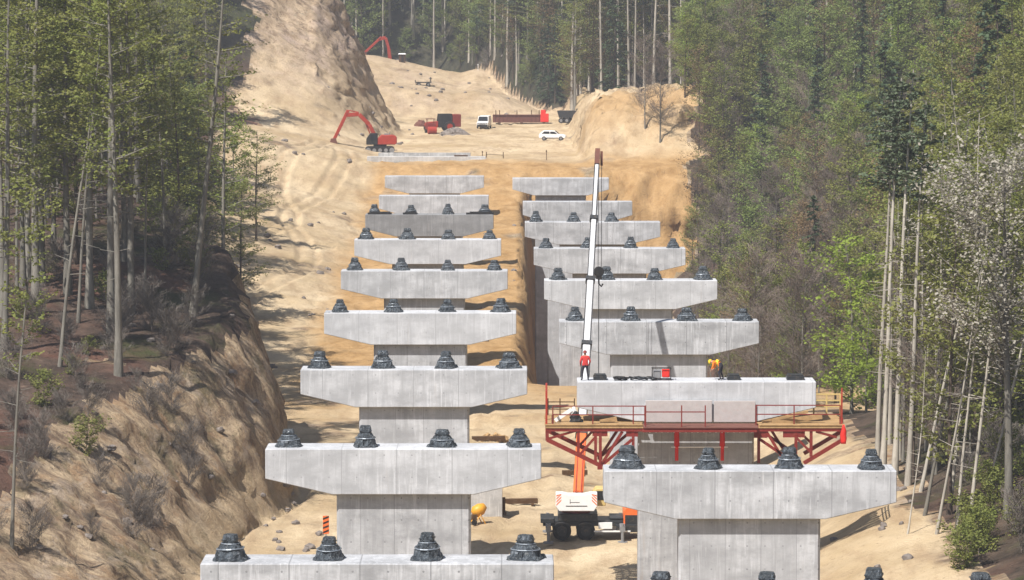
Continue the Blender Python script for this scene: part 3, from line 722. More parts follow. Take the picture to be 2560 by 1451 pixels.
# ------------------------------------------------------------------ truck crane
def wheel(parent, c, r, w, rimmat=None, axis='Y'):
    wb = MB().cyl(c, r, w, axis, 22).build('wheel', M['black'], parent, bevel=.04)
    rm = MB(); off = Vector((0, -w / 2 - .005, 0)) if axis == 'Y' else Vector((-w / 2 - .005, 0, 0))
    rm.cyl(Vector(c) + off, r * .55, .06, axis, 16); rm.cyl(Vector(c) + off * 1.15, r * .2, .1, axis, 10)
    rm.build('rim', rimmat or M['grey'], wb)
def crane():
    Yc = 230.6
    base = Vector((P(1440, 1390, Yc).x, Yc, 0)); g = gz(base.x, Yc) ; base.z = g
    e = empty('truck_crane', base, 'orange and white truck crane with a long telescopic boom raised between the piers', 'crane')
    ch = MB(); ch.box((2.6, 0, 1.12), (9.6, 2.2, .36)).box((4.2, -1.1, .8), (3.2, .3, .5)).box((4.2, 0, 1.42), (4.0, 2.0, .14)).box((-1.9, 0, 1.3), (.9, 2.4, .3)).box((.1, 0, 1.5), (2.6, 2.3, .5))
    ch.build('chassis', M['steel_dark'], e, bevel=.03)
    for x in (-.95, .62, 4.9, 6.3):
        for y in (-1.05, 1.05): wheel(e, (x, y, .62), .62, .44, M['steel_dark'])
    for x in (-1.85, 3.0):
        mb = MB(); mb.box((x, 0, .95), (.34, 5.2, .34))
        for y in (-2.5, 2.5): mb.tube([(x, y, .12), (x, y, 1.3)], .11, 10); mb.cyl((x, y, .06), .34, .12, 'Z', 14)
        mb.build('outrigger', M['grey'], e)
    MB().box((2.35, -1.25, .62), (2.4, .12, .1)).box((1.9, -1.2, 1.0), (.9, .3, .4)).build('side_step', M['white'], e)
    # driving cab at the right end
    cab = MB(); cab.prism([(3.1, .75), (5.2, .75), (5.2, 2.45), (3.55, 2.45), (3.1, 1.95)], -1.15, 1.15)
    cb = cab.build('driving_cab', M['orange'], e, bevel=.05)
    cw = MB(); cw.box((4.15, -1.16, 1.25), (1.9, .03, .85)).build('lower_panel', M['steel_dark'], cb)
    MB().prism([(3.04, 1.15), (3.12, 1.15), (3.40, 1.9), (3.34, 1.95)], -.95, .95).build('windscreen', M['glass'], cb)
    # slewing upperworks
    up = MB(); up.cyl((0, 0, 1.8), .95, .3, 'Z', 24); up.box((0, .6, 2.2), (1.7, 3.0, .55))
    up.build('slewing_deck', M['dark_red'], e, bevel=.03)
    cwt = MB(); cwt.prism([(-1.36, 2.35), (-1.14, 2.02), (1.14, 2.02), (1.36, 2.35), (1.36, 3.2), (.9, 3.2), (.55, 3.12), (-.55, 3.12), (-.9, 3.2), (-1.36, 3.2)], -1.75, -.75)
    cm = cwt.build('counterweight', M['white'], e, bevel=.03)
    for s in (-1, 1):
        st = MB()
        for k in range(4):
            z = 2.38 + k * .2; x0, x1 = s * 1.32, s * 1.0
            st.add([(x0, -1.753, z), (x0, -1.753, z + .1), (x1, -1.753, z + .42 if z + .42 < 3.15 else 3.15), (x1, -1.753, min(z + .32, 3.12))], [(0, 1, 2, 3)])
        st.build('hazard_stripes', M['orange'], cm)
    lb = MB().box((0, -1.755, 2.36), (1.4, .02, .05)).box((-.1, -1.755, 2.6), (.6, .015, .03)).box((-.42, -1.755, 2.66), (.03, .015, .3))
    lb.build('grab_rail', M['steel_dark'], cm)
    oc = MB(); oc.prism([(1.05, 2.2), (1.95, 2.2), (1.95, 3.35), (1.3, 3.35), (1.05, 3.0)], -.6, .9)
    ob = oc.build('crane_cab', M['yellow_wood'], e, bevel=.04)
    MB().box((1.5, -.612, 2.9), (.6, .02, .6)).build('window', M['glass'], ob)
    # boom leans away from the camera
    foot = Vector((.12, -.6, 3.0))
    tip = P(1494, 384, 246) - base
    d = tip - foot; Lb = d.length; d.normalize()
    def along(px_y):                                     # parameter where the boom crosses a photo row
        best = min(range(0, 1001), key=lambda k: abs(proj(*(base + foot + d * Lb * k / 1000))[1] - px_y)); return best / 1000
    t0, t1, t2, t3 = along(1085), along(862), along(700), along(547)
    bm_ = MB().beam(foot, foot + d * Lb * t0, .66, .8); bo = bm_.build('boom_base_section', M['orange'], e, bevel=.06)
    rb = MB()
    for o_ in (-.18, .18):
        rb.beam(foot + Vector((o_, -.47, .2)), foot + d * Lb * (t0 - .02) + Vector((o_, -.47, 0)), .05, .04)
    rb.build('boom_rib', M['red'], bo)
    for a, b, w, in ((t0, t1, .50), (t1, t2, .42), (t2, t3, .34), (t3, .985, .26)):
        s = MB().beam(foot + d * Lb * (a - .03), foot + d * Lb * b, w, w * 1.2).build('boom_section', M['boom_grey'], e, bevel=.04)
        s2 = MB()
        for q in (-.5, .5):
            o_ = Vector((q * w * 1.12, -.02, 0)); s2.beam(foot + d * Lb * a + o_, foot + d * Lb * b + o_, .07, w * .9)
        s2.build('edge_rail', M['steel_dark'], s)
        MB().beam(foot + d * (Lb * a - .14), foot + d * (Lb * a + .14), w + .3, w * 1.2 + .26).build('collar', M['steel_dark'], s)
    hd = MB(); hd.beam(foot + d * Lb * .965, tip + Vector((0, 0, .25)), .34, .5); hd.box(tip + Vector((.28, 0, -.35)), (.16, .6, 1.0)); hd.cyl(tip + Vector((.1, .1, -.1)), .3, .14, 'X', 14)
    hd.build('boom_head', M['rust'], e)
    cyl = MB().tube([Vector((.05, .9, 2.5)), foot + d * Lb * .33 + Vector((0, .5, 0))], .2, 10).build('lift_cylinder', M['grey'], e)
    # rope and hook block
    hz = (P(1497, 683, 246) - base); hx = hz.x
    rp = MB()
    for o_ in (-.05, .17): rp.tube([(tip.x + .12 + o_, tip.y, tip.z - .3), (hx + o_, hz.y, hz.z + .4)], .022, 5)
    rp.build('hoist_rope', M['steel_dark'], e)
    hb = MB(); hb.box((hx, hz.y, hz.z), (.42, .3, .85)).cyl((hx, hz.y, hz.z + .1), .36, .34, 'Y', 16).tube([(hx, hz.y, hz.z - .4), (hx, hz.y, hz.z - .75), (hx + .18, hz.y, hz.z - .95), (hx + .3, hz.y, hz.z - .75)], .07, 6)
    hb.build('hook_block', M['black'], e, bevel=.03)
    low = P(1497, 960, 246).z - base.z
    sl = MB().tube([(hx, hz.y, hz.z - .8), (hx, hz.y, low)], .03, 5); sl.box((hx, hz.y, low - .3), (.5, .5, .6)); sl.build('load_sling', M['steel_dark'], e)
crane()

# ------------------------------------------------------------------ earth-moving machines
def excavator(loc, rz, pts, label, scale=1.0, bucket=True):
    e = empty('excavator', loc, label, 'excavator', 'excavators on the cleared slope', rz); e.scale = (scale,) * 3
    for y in (-1.15, 1.15):
        t = MB(); t.prism([(-2.3, .45), (-1.9, .06), (1.9, .06), (2.3, .45), (2.1, .9), (1.8, 1.0), (-1.8, 1.0), (-2.1, .9)], y - .3, y + .3)
        tr = t.build('track', M['black'], e, bevel=.05)
        w = MB()
        for x in (-1.8, -.9, 0, .9, 1.8): w.cyl((x, y - .32, .45), .3 if abs(x) < 1.5 else .4, .08, 'Y', 12)
        w.build('rollers', M['grey'], tr)
    MB().box((0, 0, 1.12), (2.0, 1.7, .4)).build('undercarriage', M['steel_dark'], e)
    MB().prism([(-.4, 1.3), (2.35, 1.3), (2.6, 1.6), (2.55, 2.5), (2.1, 2.75), (.2, 2.75), (-.4, 2.2)], -1.3, 1.3).build('engine_housing', M['red'], e, bevel=.08)
    MB().prism([(-2.1, 1.3), (-.35, 1.3), (-.35, 3.05), (-1.5, 3.05), (-2.1, 2.2)], -1.35, -.35).build('cab', M['black'], e, bevel=.05)
    MB().box((-1.0, -1.36, 2.4), (.9, .03, .9)).build('cab_window', M['glass'], e)
    MB().box((1.0, .5, 2.85), (.7, .5, .2)).tube([(1.5, .2, 2.7), (1.5, .2, 3.2)], .07, 8).build('exhaust', M['grey'], e)
    b = MB()
    bp = [Vector((x, .3, z)) for x, z in pts[:4]]
    wdt = [.5, .62, .6, .42]
    for i in range(3): b.beam(bp[i], bp[i + 1], .6, .92 - .1 * i)
    b.tube([Vector((bp[0].x - .4, .3, 1.7)), (bp[1] + bp[2]) / 2], .11, 8); b.build('boom', M['red'], e, bevel=.05)
    s = MB(); a, c = Vector((pts[3][0], .3, pts[3][1])), Vector((pts[4][0], .3, pts[4][1]))
    up = a + (a - c).normalized() * .8
    s.beam(up, c, .5, .72); s.tube([bp[2] + Vector((0, 0, .3)), up], .09, 8); s.build('stick', M['red'], e, bevel=.04)
    bk = MB(); o = c; bk.prism([(o.x + .3, o.z + .2), (o.x - .5, o.z + .1), (o.x - .75, o.z - .7), (o.x - .1, o.z - 1.2), (o.x + .6, o.z - .9), (o.x + .35, o.z - .3)], -.35, .95)
    for k in range(4): bk.box((o.x + .62, -.2 + k * .33, o.z - .9), (.3, .12, .1))
    bk.build('bucket', M['rust'], e, bevel=.03)
    return e
p = P(950, 386, 540)
excavator((p.x, 540, gz(p.x, 540) - .02), 0.05, [(-.6, 2.2), (-1.6, 4.3), (-3.2, 5.9), (-5.2, 5.8), (-7.0, 2.1)], 'red tracked excavator with black cab digging at the plateau edge')
p = P(984, 132, 761)
excavator((p.x, 761, gz(p.x, 761) - .2), 0.1, [(-.6, 2.4), (-1.0, 5.2), (-1.7, 7.6), (-3.2, 7.2), (-6.2, 4.4)], 'red excavator half hidden behind the crest of the upper terrace', 1.0)

def tractor():
    p = P(1108, 333, 618); e = empty('tractor', (p.x, 618, gz(p.x, 618)), 'dark red tractor with a black cab parked on the plateau', 'tractor', None, .25)
    MB().prism([(-3.2, .8), (-1.0, .8), (-1.0, 1.9), (-3.0, 1.75), (-3.3, 1.3)], -.6, .6).build('bonnet', M['red'], e, bevel=.08)
    MB().prism([(-1.0, .8), (1.4, .8), (1.4, 3.2), (-.8, 3.2), (-1.0, 2.0)], -.9, .9).build('cab', M['black'], e, bevel=.06)
    MB().box((.2, -.91, 2.4), (1.5, .03, 1.1)).build('cab_window', M['glass'], e)
    MB().prism([(1.4, .9), (3.0, .9), (3.0, 3.1), (1.6, 3.1)], -1.0, 1.0).build('rear_tank', M['dark_red'], e, bevel=.1)
    for x, r in ((-2.5, .75), (.9, .95)):
        for y in (-1.1, 1.1): wheel(e, (x, y, r), r, .5, M['red'])
tractor()
def drum_roller():
    p = P(1078, 334, 612); e = empty('road_roller', (p.x, 612, gz(p.x, 612)), 'small red road roller seen end on in front of the tractor', 'roller', None, .2)
    MB().cyl((0, -.9, .62), .62, 1.5, 'X', 22).build('drum', M['red'], e, bevel=.03)
    MB().prism([(-.8, .7), (.8, .7), (.7, 1.75), (-.7, 1.75)], -.5, 1.6).build('body', M['dark_red'], e, bevel=.08)
    MB().box((0, .5, 2.55), (1.5, 1.5, .1)).tube([(-.65, -.1, 1.7), (-.65, -.1, 2.5)], .05, 6).tube([(.65, -.1, 1.7), (.65, -.1, 2.5)], .05, 6).tube([(.65, 1.1, 1.7), (.65, 1.1, 2.5)], .05, 6).tube([(-.65, 1.1, 1.7), (-.65, 1.1, 2.5)], .05, 6).build('canopy', M['rust'], e)
    MB().cyl((0, 1.8, .62), .62, 1.5, 'X', 20).build('rear_wheel', M['black'], e, bevel=.05)
drum_roller()
def heap(name, px, py, Y, w, d, h, mat, label, cat, seed, n=26):
    r = random.Random(seed); p = P(px, py, Y); mb = MB(); z0 = gz(p.x, Y)
    rings = []
    for k in range(7):
        t = k / 6; ww = math.cos(t * 1.45) ** .8
        rings.append([(math.cos(a) * w / 2 * ww * r.uniform(.85, 1.12), math.sin(a) * d / 2 * ww * r.uniform(.85, 1.12), h * t * r.uniform(.9, 1.08) - .15) for a in [2 * math.pi * q / 18 for q in range(18)]])
    mb.rings(rings)
    for k in range(n):
        a, q = r.uniform(0, 6.28), r.uniform(.2, .95); s = r.uniform(.15, .45)
        mb.box((math.cos(a) * w / 2 * q, math.sin(a) * d / 2 * q, h * max(.05, 1 - q ** 1.3) * .9), (s, s * r.uniform(.6, 1), s * .7), rot=(r.uniform(0, 3), r.uniform(0, 3), r.uniform(0, 3)))
    o = mb.build(name, mat, None, (p.x, Y, z0)); return tag(o, label, cat)
heap('rubble_heap', 1137, 334, 608, 5.6, 2.4, 1.5, M['rubble'], 'low grey rubble heap in front of the dark tractor', 'rubble heap', 3)
heap('rubble_heap', 1052, 306, 640, 2.6, 2.0, 1.1, M['rust'], 'small brown debris heap behind the road roller', 'rubble heap', 4)
heap('soil_heap', 1235, 1052, 285, 2.4, 2.0, .6, M['wood'], 'small heap of pale soil on the valley floor behind the left piers', 'soil heap', 8)

def van():
    p = P(1210, 318, 636); e = empty('white_van', (p.x, 636, gz(p.x, 636)), 'white delivery van facing forward on the sandy plateau', 'van', None, -.12)
    prof = lambda y: [(-1.05, y[0]), (1.05, y[0])]
    b = MB(); b.rings([[(-1.0, y, .45), (1.0, y, .45), (1.05, y, 1.2), (.92, y, top), (-.92, y, top), (-1.05, y, 1.2)] for y, top in ((-2.4, 1.15), (-1.6, 1.35), (-.8, 2.25), (2.6, 2.35))])
    bo = b.build('body', M['white'], e, bevel=.05)
    MB().add([(-.88, -1.55, 1.42), (.88, -1.55, 1.42), (.80, -.86, 2.18), (-.80, -.86, 2.18)], [(0, 1, 2, 3)]).build('windscreen', M['glass'], e).location = (0, -.03, .03)
    MB().box((0, -2.42, .62), (1.9, .12, .4)).box((0, -2.41, .98), (1.1, .08, .16)).build('bumper', M['black'], e, bevel=.03)
    for x in (-.75, .75): MB().box((x, -2.38, 1.02), (.34, .08, .2)).build('headlight', M['grey'], e)
    for x in (-.95, .95):
        for y in (-1.5, 1.7): wheel(e, (x, y, .36), .36, .24, axis='X')
van()
def suv():
    p = P(1382, 355, 584); e = empty('white_car', (p.x, 584, gz(p.x, 584)), 'white hatchback car parked side on at the plateau edge', 'car', None, -.12)
    b = MB(); side = [(-2.2, .35), (2.2, .35), (2.25, .75), (1.95, .95), (1.0, 1.05), (.35, 1.6), (-1.5, 1.65), (-2.1, 1.15), (-2.28, .8)]
    half = lambda s, y: [(x, y, z) for x, z in side]
    b.prism(side, -.88, .88); b.build('body', M['white'], e, bevel=.1)
    for y in (-.885, .885):
        MB().add([(.85, y, 1.08), (.32, y, 1.5), (-.35, y, 1.52), (-.35, y, 1.08)], [(0, 1, 2, 3)]).build('side_window', M['glass'], e)
        MB().add([(-.45, y, 1.08), (-.45, y, 1.52), (-1.35, y, 1.52), (-1.75, y, 1.12)], [(0, 1, 2, 3)]).build('side_window', M['glass'], e)
        MB().box((0, y, .42), (2.0, .03, .14)).build('sill_trim', M['black'], e)
    MB().add([(1.02, -.75, 1.09), (1.02, .75, 1.09), (.42, .68, 1.58), (.42, -.68, 1.58)], [(0, 1, 2, 3)]).build('windscreen', M['glass'], e).location = (.02, 0, .02)
    MB().box((2.2, -.6, .78), (.12, .36, .14)).build('headlight', M['grey'], e)
    for x in (-1.38, 1.42):
        for y in (-.82, .82): wheel(e, (x, y, .35), .35, .22)
suv()
def dumper():
    p = P(1424, 326, 640); e = empty('dump_truck', (p.x + .2, 640, gz(p.x, 640)), 'dark dump truck parked in the shade beside the right sand mound', 'dump truck', None, -.3)
    MB().prism([(-1.9, 1.0), (1.2, 1.0), (1.6, 2.3), (-2.3, 2.3)], -1.1, 1.1).build('skip', M['steel_dark'], e, bevel=.04)
    MB().prism([(1.3, .8), (2.7, .8), (2.7, 1.8), (2.3, 2.7), (1.3, 2.7)], -1.0, 1.0).build('cab', M['black'], e, bevel=.06)
    MB().box((1.9, -1.01, 2.1), (.8, .03, .6)).build('cab_window', M['glass'], e)
    for x in (-1.5, -.4, 1.9):
        for y in (-1, 1): wheel(e, (x, y, .5), .5, .35)
dumper()
def trailer():
    p = P(1058, 182, 722); e = empty('flatbed_trailer', (p.x, 722, gz(p.x, 722)), 'dark flatbed trailer standing on the upper sand terrace', 'trailer', None, .08)
    MB().box((0, 0, .85), (3.3, 1.9, .2)).box((1.5, 0, 1.4), (.12, 1.9, 1.0)).box((-1.6, 0, 1.1), (.1, 1.9, .4)).build('bed', M['steel_dark'], e)
    for x in (-.9, 1.0):
        for y in (-.9, .9): wheel(e, (x, y, .4), .4, .25)
trailer()
def kiosk():
    p = P(1003, 132, 735); e = empty('site_hut', (p.x, 741, gz(p.x, 741) - .1), 'tiny dark site hut with a pale roof on the upper crest', 'site hut')
    MB().box((0, 0, .9), (1.3, 1.3, 1.8)).build('wall', M['dark_wood'], e); MB().box((0, 0, 1.9), (1.7, 1.7, .2), taper=.8).build('roof', M['white'], e); MB().box((.1, -.66, .8), (.5, .04, 1.3)).build('door', M['black'], e)
kiosk()
def girder():
    a, b = P(1232, 299, 652), P(1372, 299, 648); zz = gz((a.x + b.x) / 2, 650)
    c = Vector(((a.x + b.x) / 2, 650, zz)); Ln = b.x - a.x
    e = empty('steel_girder', c, 'long rust brown steel girder frame lying across the plateau', 'girder', None, -.02)
    m = MB(); m.box((0, 0, 1.0), (Ln, .9, 1.25)); m.box((0, 0, 1.68), (Ln, 1.3, .12)).box((0, 0, .34), (Ln, 1.3, .12))
    for k in range(14): m.box((-Ln / 2 + (k + .5) * Ln / 14, -.5, 1.0), (.12, .2, 1.2))
    m.build('web', M['rust'], e)
    s = MB()
    for k in range(3): s.box((-Ln / 2 + 1.2 + k * Ln * .4, 0, .15), (.5, 1.4, .3))
    s.build('support', M['dark_wood'], e)
    MB().box((Ln / 2 - .75, -.02, 1.15), (1.5, 1.4, 1.5)).box((Ln / 2 - 1.0, 0, 2.2), (.9, .7, .8)).build('end_frame', M['bright_red'], e, bevel=.04)
    ps = MB()
    for x in (-4.6, -3.9, -.7, 2.0, 3.4): ps.tube([(x, .3, 1.7), (x, .3, 2.55)], .09, 6)
    ps.build('stanchion', M['dark_wood'], e)
girder()

# ------------------------------------------------------------------ abutments and small site things
def abutment():
    Y = 517; a, b = P(918, 400, Y), P(1214, 400, Y); zt = P(1000, 392, Y).z
    e = empty('abutment', ((a.x + b.x) / 2, Y, zt), 'pale concrete bridge abutment behind the farthest left pier', 'abutment'); w = b.x - a.x
    MB().box((0, 0, -.42), (w, 1.6, .9)).build('sill', M['pale_concrete'], e, bevel=.03)
    MB().box((-.3, .9, -.05), (w * .78, .25, 1.2)).build('backwall', M['pale_concrete'], e, bevel=.02)
    MB().prism([(w / 2 - 2.2, -.3), (w / 2 + .1, -.3), (w / 2 + .1, -2.0), (w / 2 - .9, -2.0)], -.9, 1.6).build('wing_wall', M['pale_concrete'], e, bevel=.02)
    MB().box((w / 2 - 3.6, -.3, .14), (2.0, .4, .2)).build('kicker_board', M['dark_wood'], e)
abutment()
def barrier():
    p = P(1237, 391, 520); e = empty('timber_barrier', (p.x, 520, gz(p.x, 520)), 'short brown timber barrier at the plateau edge', 'barrier', None, -.05)
    for x in (-1.25, 1.25): MB().box((x, 0, .45), (.12, .12, 1.0)).build('post', M['dark_wood'], e)
    MB().beam((-1.3, -.08, .62), (1.2, -.08, .48), .06, .34).build('rail', M['dark_wood'], e)
barrier()
for px, py, Y, h, lab in ((1366, 392, 521, 1.5, 'thin wooden survey stake at the plateau edge below the white car'), (1206, 391, 522, 1.1, 'short wooden survey stake to the left of the timber barrier'), (1195, 166, 741, 1.4, 'white marker stake at the brushwood pile on the crest')):
    p = P(px, py, Y); o = MB().box((0, 0, h / 2 - .1), (.1, .1, h + .2)).box((0, -.06, h * .85), (.2, .04, .2)).build('survey_stake', M['white'] if Y > 700 else M['dark_wood'], None, (p.x, Y, gz(p.x, Y))); tag(o, lab, 'stake')

def warning_board():
    p = P(815, 1350, 226); z0 = gz(p.x, 226); zt = P(815, 1290, 226).z - z0
    e = empty('warning_board', (p.x, 226, z0), 'narrow orange and black striped warning board standing on the sand', 'warning sign')
    w, h = .40, 1.18
    MB().box((0, .04, zt / 2), (.06, .06, zt)).build('post', M['grey'], e)
    b = MB().box((0, 0, zt - h / 2), (w, .03, h)).build('board', M['orange'], e)
    s = MB()
    for k in range(4):
        z = zt - h + .02 + k * h / 4
        s.add([(-w / 2 + .01, -.018, z), (-w / 2 + .01, -.018, z + .13), (w / 2 - .01, -.018, z + .28), (w / 2 - .01, -.018, z + .15)], [(0, 1, 2, 3)])
    s.build('stripes', M['black'], b)
    MB().box((0, 0, .07), (.6, .5, .14)).build('foot', M['black'], e)
warning_board()
def mixer():
    p = P(1197, 1322, 238); e = empty('concrete_mixer', (p.x, 238, gz(p.x, 238)), 'yellow concrete mixer behind the second left pier', 'concrete mixer', None, .4)
    d = MB(); d.tube([(-.45, 0, .75), (-.25, 0, .85), (.15, 0, 1.05), (.45, 0, 1.25)], [.2, .42, .42, .22], 14); d.build('drum', M['yellow'], e, smooth=True)
    MB().tube([(-.5, -.35, .05), (0, -.35, .7), (.35, -.35, .05)], .045, 6).tube([(-.5, .35, .05), (0, .35, .7), (.35, .35, .05)], .045, 6).tube([(-.5, -.4, .2), (-.5, .4, .2)], .04, 6).tube([(0, -.35, .7), (0, .35, .7)], .045, 6).build('frame', M['yellow'], e)
    MB().box((-.45, -.25, .55), (.3, .3, .35)).build('motor', M['dark_wood'], e)
    for y in (-.42, .42): MB().cyl((-.5, y, .2), .2, .08, 'Y', 14).build('wheel', M['black'], e)
mixer()
def stub():
    a, b = P(1110, 1302, 241), P(1256, 1302, 241); z0 = gz(a.x, 241)
    e = empty('concrete_stub', ((a.x + b.x) / 2, 241.6, z0), 'low pale concrete stub wall behind the second left pier', 'concrete wall')
    MB().box((0, 0, 1.0), (b.x - a.x, 1.3, 2.8)).build('block', M['pale_concrete'], e, bevel=.03)
    MB().box(((b.x - a.x) / 2 - .5, -.1, 2.45), (1.1, 1.34, .28)).build('shadow_slab', M['dark_wood'], e)  # cap's cast shadow on the block, built as a dark slab
stub()
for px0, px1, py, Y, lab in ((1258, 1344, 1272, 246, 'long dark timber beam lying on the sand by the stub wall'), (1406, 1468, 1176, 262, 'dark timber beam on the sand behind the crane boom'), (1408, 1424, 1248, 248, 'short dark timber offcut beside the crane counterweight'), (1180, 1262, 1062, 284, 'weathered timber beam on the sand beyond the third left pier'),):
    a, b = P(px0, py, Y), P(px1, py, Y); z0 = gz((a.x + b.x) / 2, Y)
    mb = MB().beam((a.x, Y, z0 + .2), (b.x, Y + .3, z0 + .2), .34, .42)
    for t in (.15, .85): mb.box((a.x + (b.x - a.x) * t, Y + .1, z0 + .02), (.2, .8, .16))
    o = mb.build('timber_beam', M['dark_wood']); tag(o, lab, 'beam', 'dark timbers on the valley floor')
o = MB().box((0, 0, .5), (.25, .3, 1.25)).box((0, 0, .02), (.4, .5, .14)).build('shade_strip', M['dark_wood'], None, (P(1259, 1300, 243).x, 242.4, gz(P(1259, 1300, 243).x, 242.4))); tag(o, 'upright dark strip standing in for the shaded side of the stub wall', 'post')  # dark upright stands in for the block's shaded side
# loose stones on the near right bank and by the bluff toe
STONE = []
for k in range(4):
    r = random.Random(90 + k); bm = bmesh.new(); bmesh.ops.create_icosphere(bm, subdivisions=2, radius=.5)
    for v in bm.verts: v.co *= r.uniform(.72, 1.15); 
    for v in bm.verts: v.co.z *= .7
    me = bpy.data.meshes.new('stone'); bm.to_mesh(me); bm.free(); me.materials.append(M['rubble']); STONE.append(me)
for k in range(46):
    if k < 26: px, py, Y, where = rnd.uniform(2060, 2290), 0, rnd.uniform(192, 236), 'grey stone scattered on the near right sand bank'
    else: px, py, Y, where = rnd.uniform(560, 800), 0, rnd.uniform(226, 250), 'grey stone fallen at the foot of the left bluff'
    x = (px - 1280) / FPX * Y; s = rnd.uniform(.25, .75)
    o = link_mesh('stone', rnd.choice(STONE), None, (x, Y, gz(x, Y) + s * .12)); o.scale = (s, s * rnd.uniform(.7, 1.2), s); o.rotation_euler = (0, 0, rnd.uniform(0, 6))
    tag(o, where, 'stone', where.replace('grey stone', 'grey stones'))

for k in range(150):
    where, grp, bx = rnd.choice((('pale stone lying on the left haul road slope', 'stones on the haul road', (-34, -20, 330, 530)), ('pale stone lying on the excavated bank between the pier rows', 'stones on the bank', (-18, 3, 345, 505)),
        ('boulder fallen at the foot of the upper left crag', 'boulders below the crag', (-30, -17, 545, 640)), ('stone lying on the broken bluff face', 'stones on the bluff face', (-28, -15, 200, 262)), ('boulder on the terraces behind the plateau', 'boulders on the terraces', (-24, 6, 665, 740))))
    x, y = rnd.uniform(*bx[:2]), rnd.uniform(*bx[2:]); s_ = rnd.uniform(.25, .7) * (1 if y < 300 else 1.5)
    o = link_mesh('stone', rnd.choice(STONE), None, (x, y, gz(x, y) + s_ * .1)); o.scale = (s_, s_ * rnd.uniform(.7, 1.2), s_); o.rotation_euler = (0, 0, rnd.uniform(0, 6)); tag(o, where, 'stone', grp)
# ------------------------------------------------------------------ trees
def quads_mesh(name, C, U, V, mat):
    n = len(C); co = np.stack([C - U - V, C + U - V, C + U + V, C - U + V], 1).reshape(-1, 3)
    me = bpy.data.meshes.new(name); me.vertices.add(4 * n); me.vertices.foreach_set('co', co.astype(np.float32).ravel())
    me.loops.add(4 * n); me.loops.foreach_set('vertex_index', np.arange(4 * n, dtype=np.int32))
    me.polygons.add(n); me.polygons.foreach_set('loop_start', np.arange(0, 4 * n, 4, dtype=np.int32))
    me.update(calc_edges=True); me.validate(); me.materials.append(mat); return me
def leaf_quads(name, C, size, rng, mat, flat=.5, aspect=.7):
    n = len(C); N = rng.normal(size=(n, 3)); N[:, 2] = np.abs(N[:, 2]) + flat * 2
    N /= np.linalg.norm(N, axis=1)[:, None]
    A = rng.normal(size=(n, 3)); U = np.cross(N, A); U /= np.linalg.norm(U, axis=1)[:, None]; V = np.cross(N, U)
    s = size * rng.uniform(.6, 1.4, (n, 1))
    return quads_mesh(name, C, U * s, V * s * aspect, mat)
def twig_quads(name, C, D, ln, wd, rng, mat):
    A = rng.normal(size=C.shape); D = D / np.linalg.norm(D, axis=1)[:, None]
    V = np.cross(D, A); V /= np.linalg.norm(V, axis=1)[:, None]
    return quads_mesh(name, C, D * ln * rng.uniform(.5, 1.3, (len(C), 1)), V * wd, mat)
def stem(rng, h, r, lean=.3, seg=9):
    pts = []; ph = rng.uniform(0, 6.28, 4); a = rng.uniform(0, 6.28)
    for k in range(seg):
        t = k / (seg - 1)
        w = .16 * math.sin(t * 5 + ph[0]) * t + lean * t * t
        w2 = .16 * math.sin(t * 6 + ph[1]) * t
        pts.append(Vector((math.cos(a) * w - math.sin(a) * w2, math.sin(a) * w + math.cos(a) * w2, t * h - .4 * (1 - t))))
    rad = [r * (1.45 if k == 0 else 1.0) * (1 - .82 * (k / (seg - 1)) ** 1.1) for k in range(seg)]
    return pts, rad
def on(pts, t):
    f = t * (len(pts) - 1); i = min(int(f), len(pts) - 2); return pts[i].lerp(pts[i + 1], f - i)

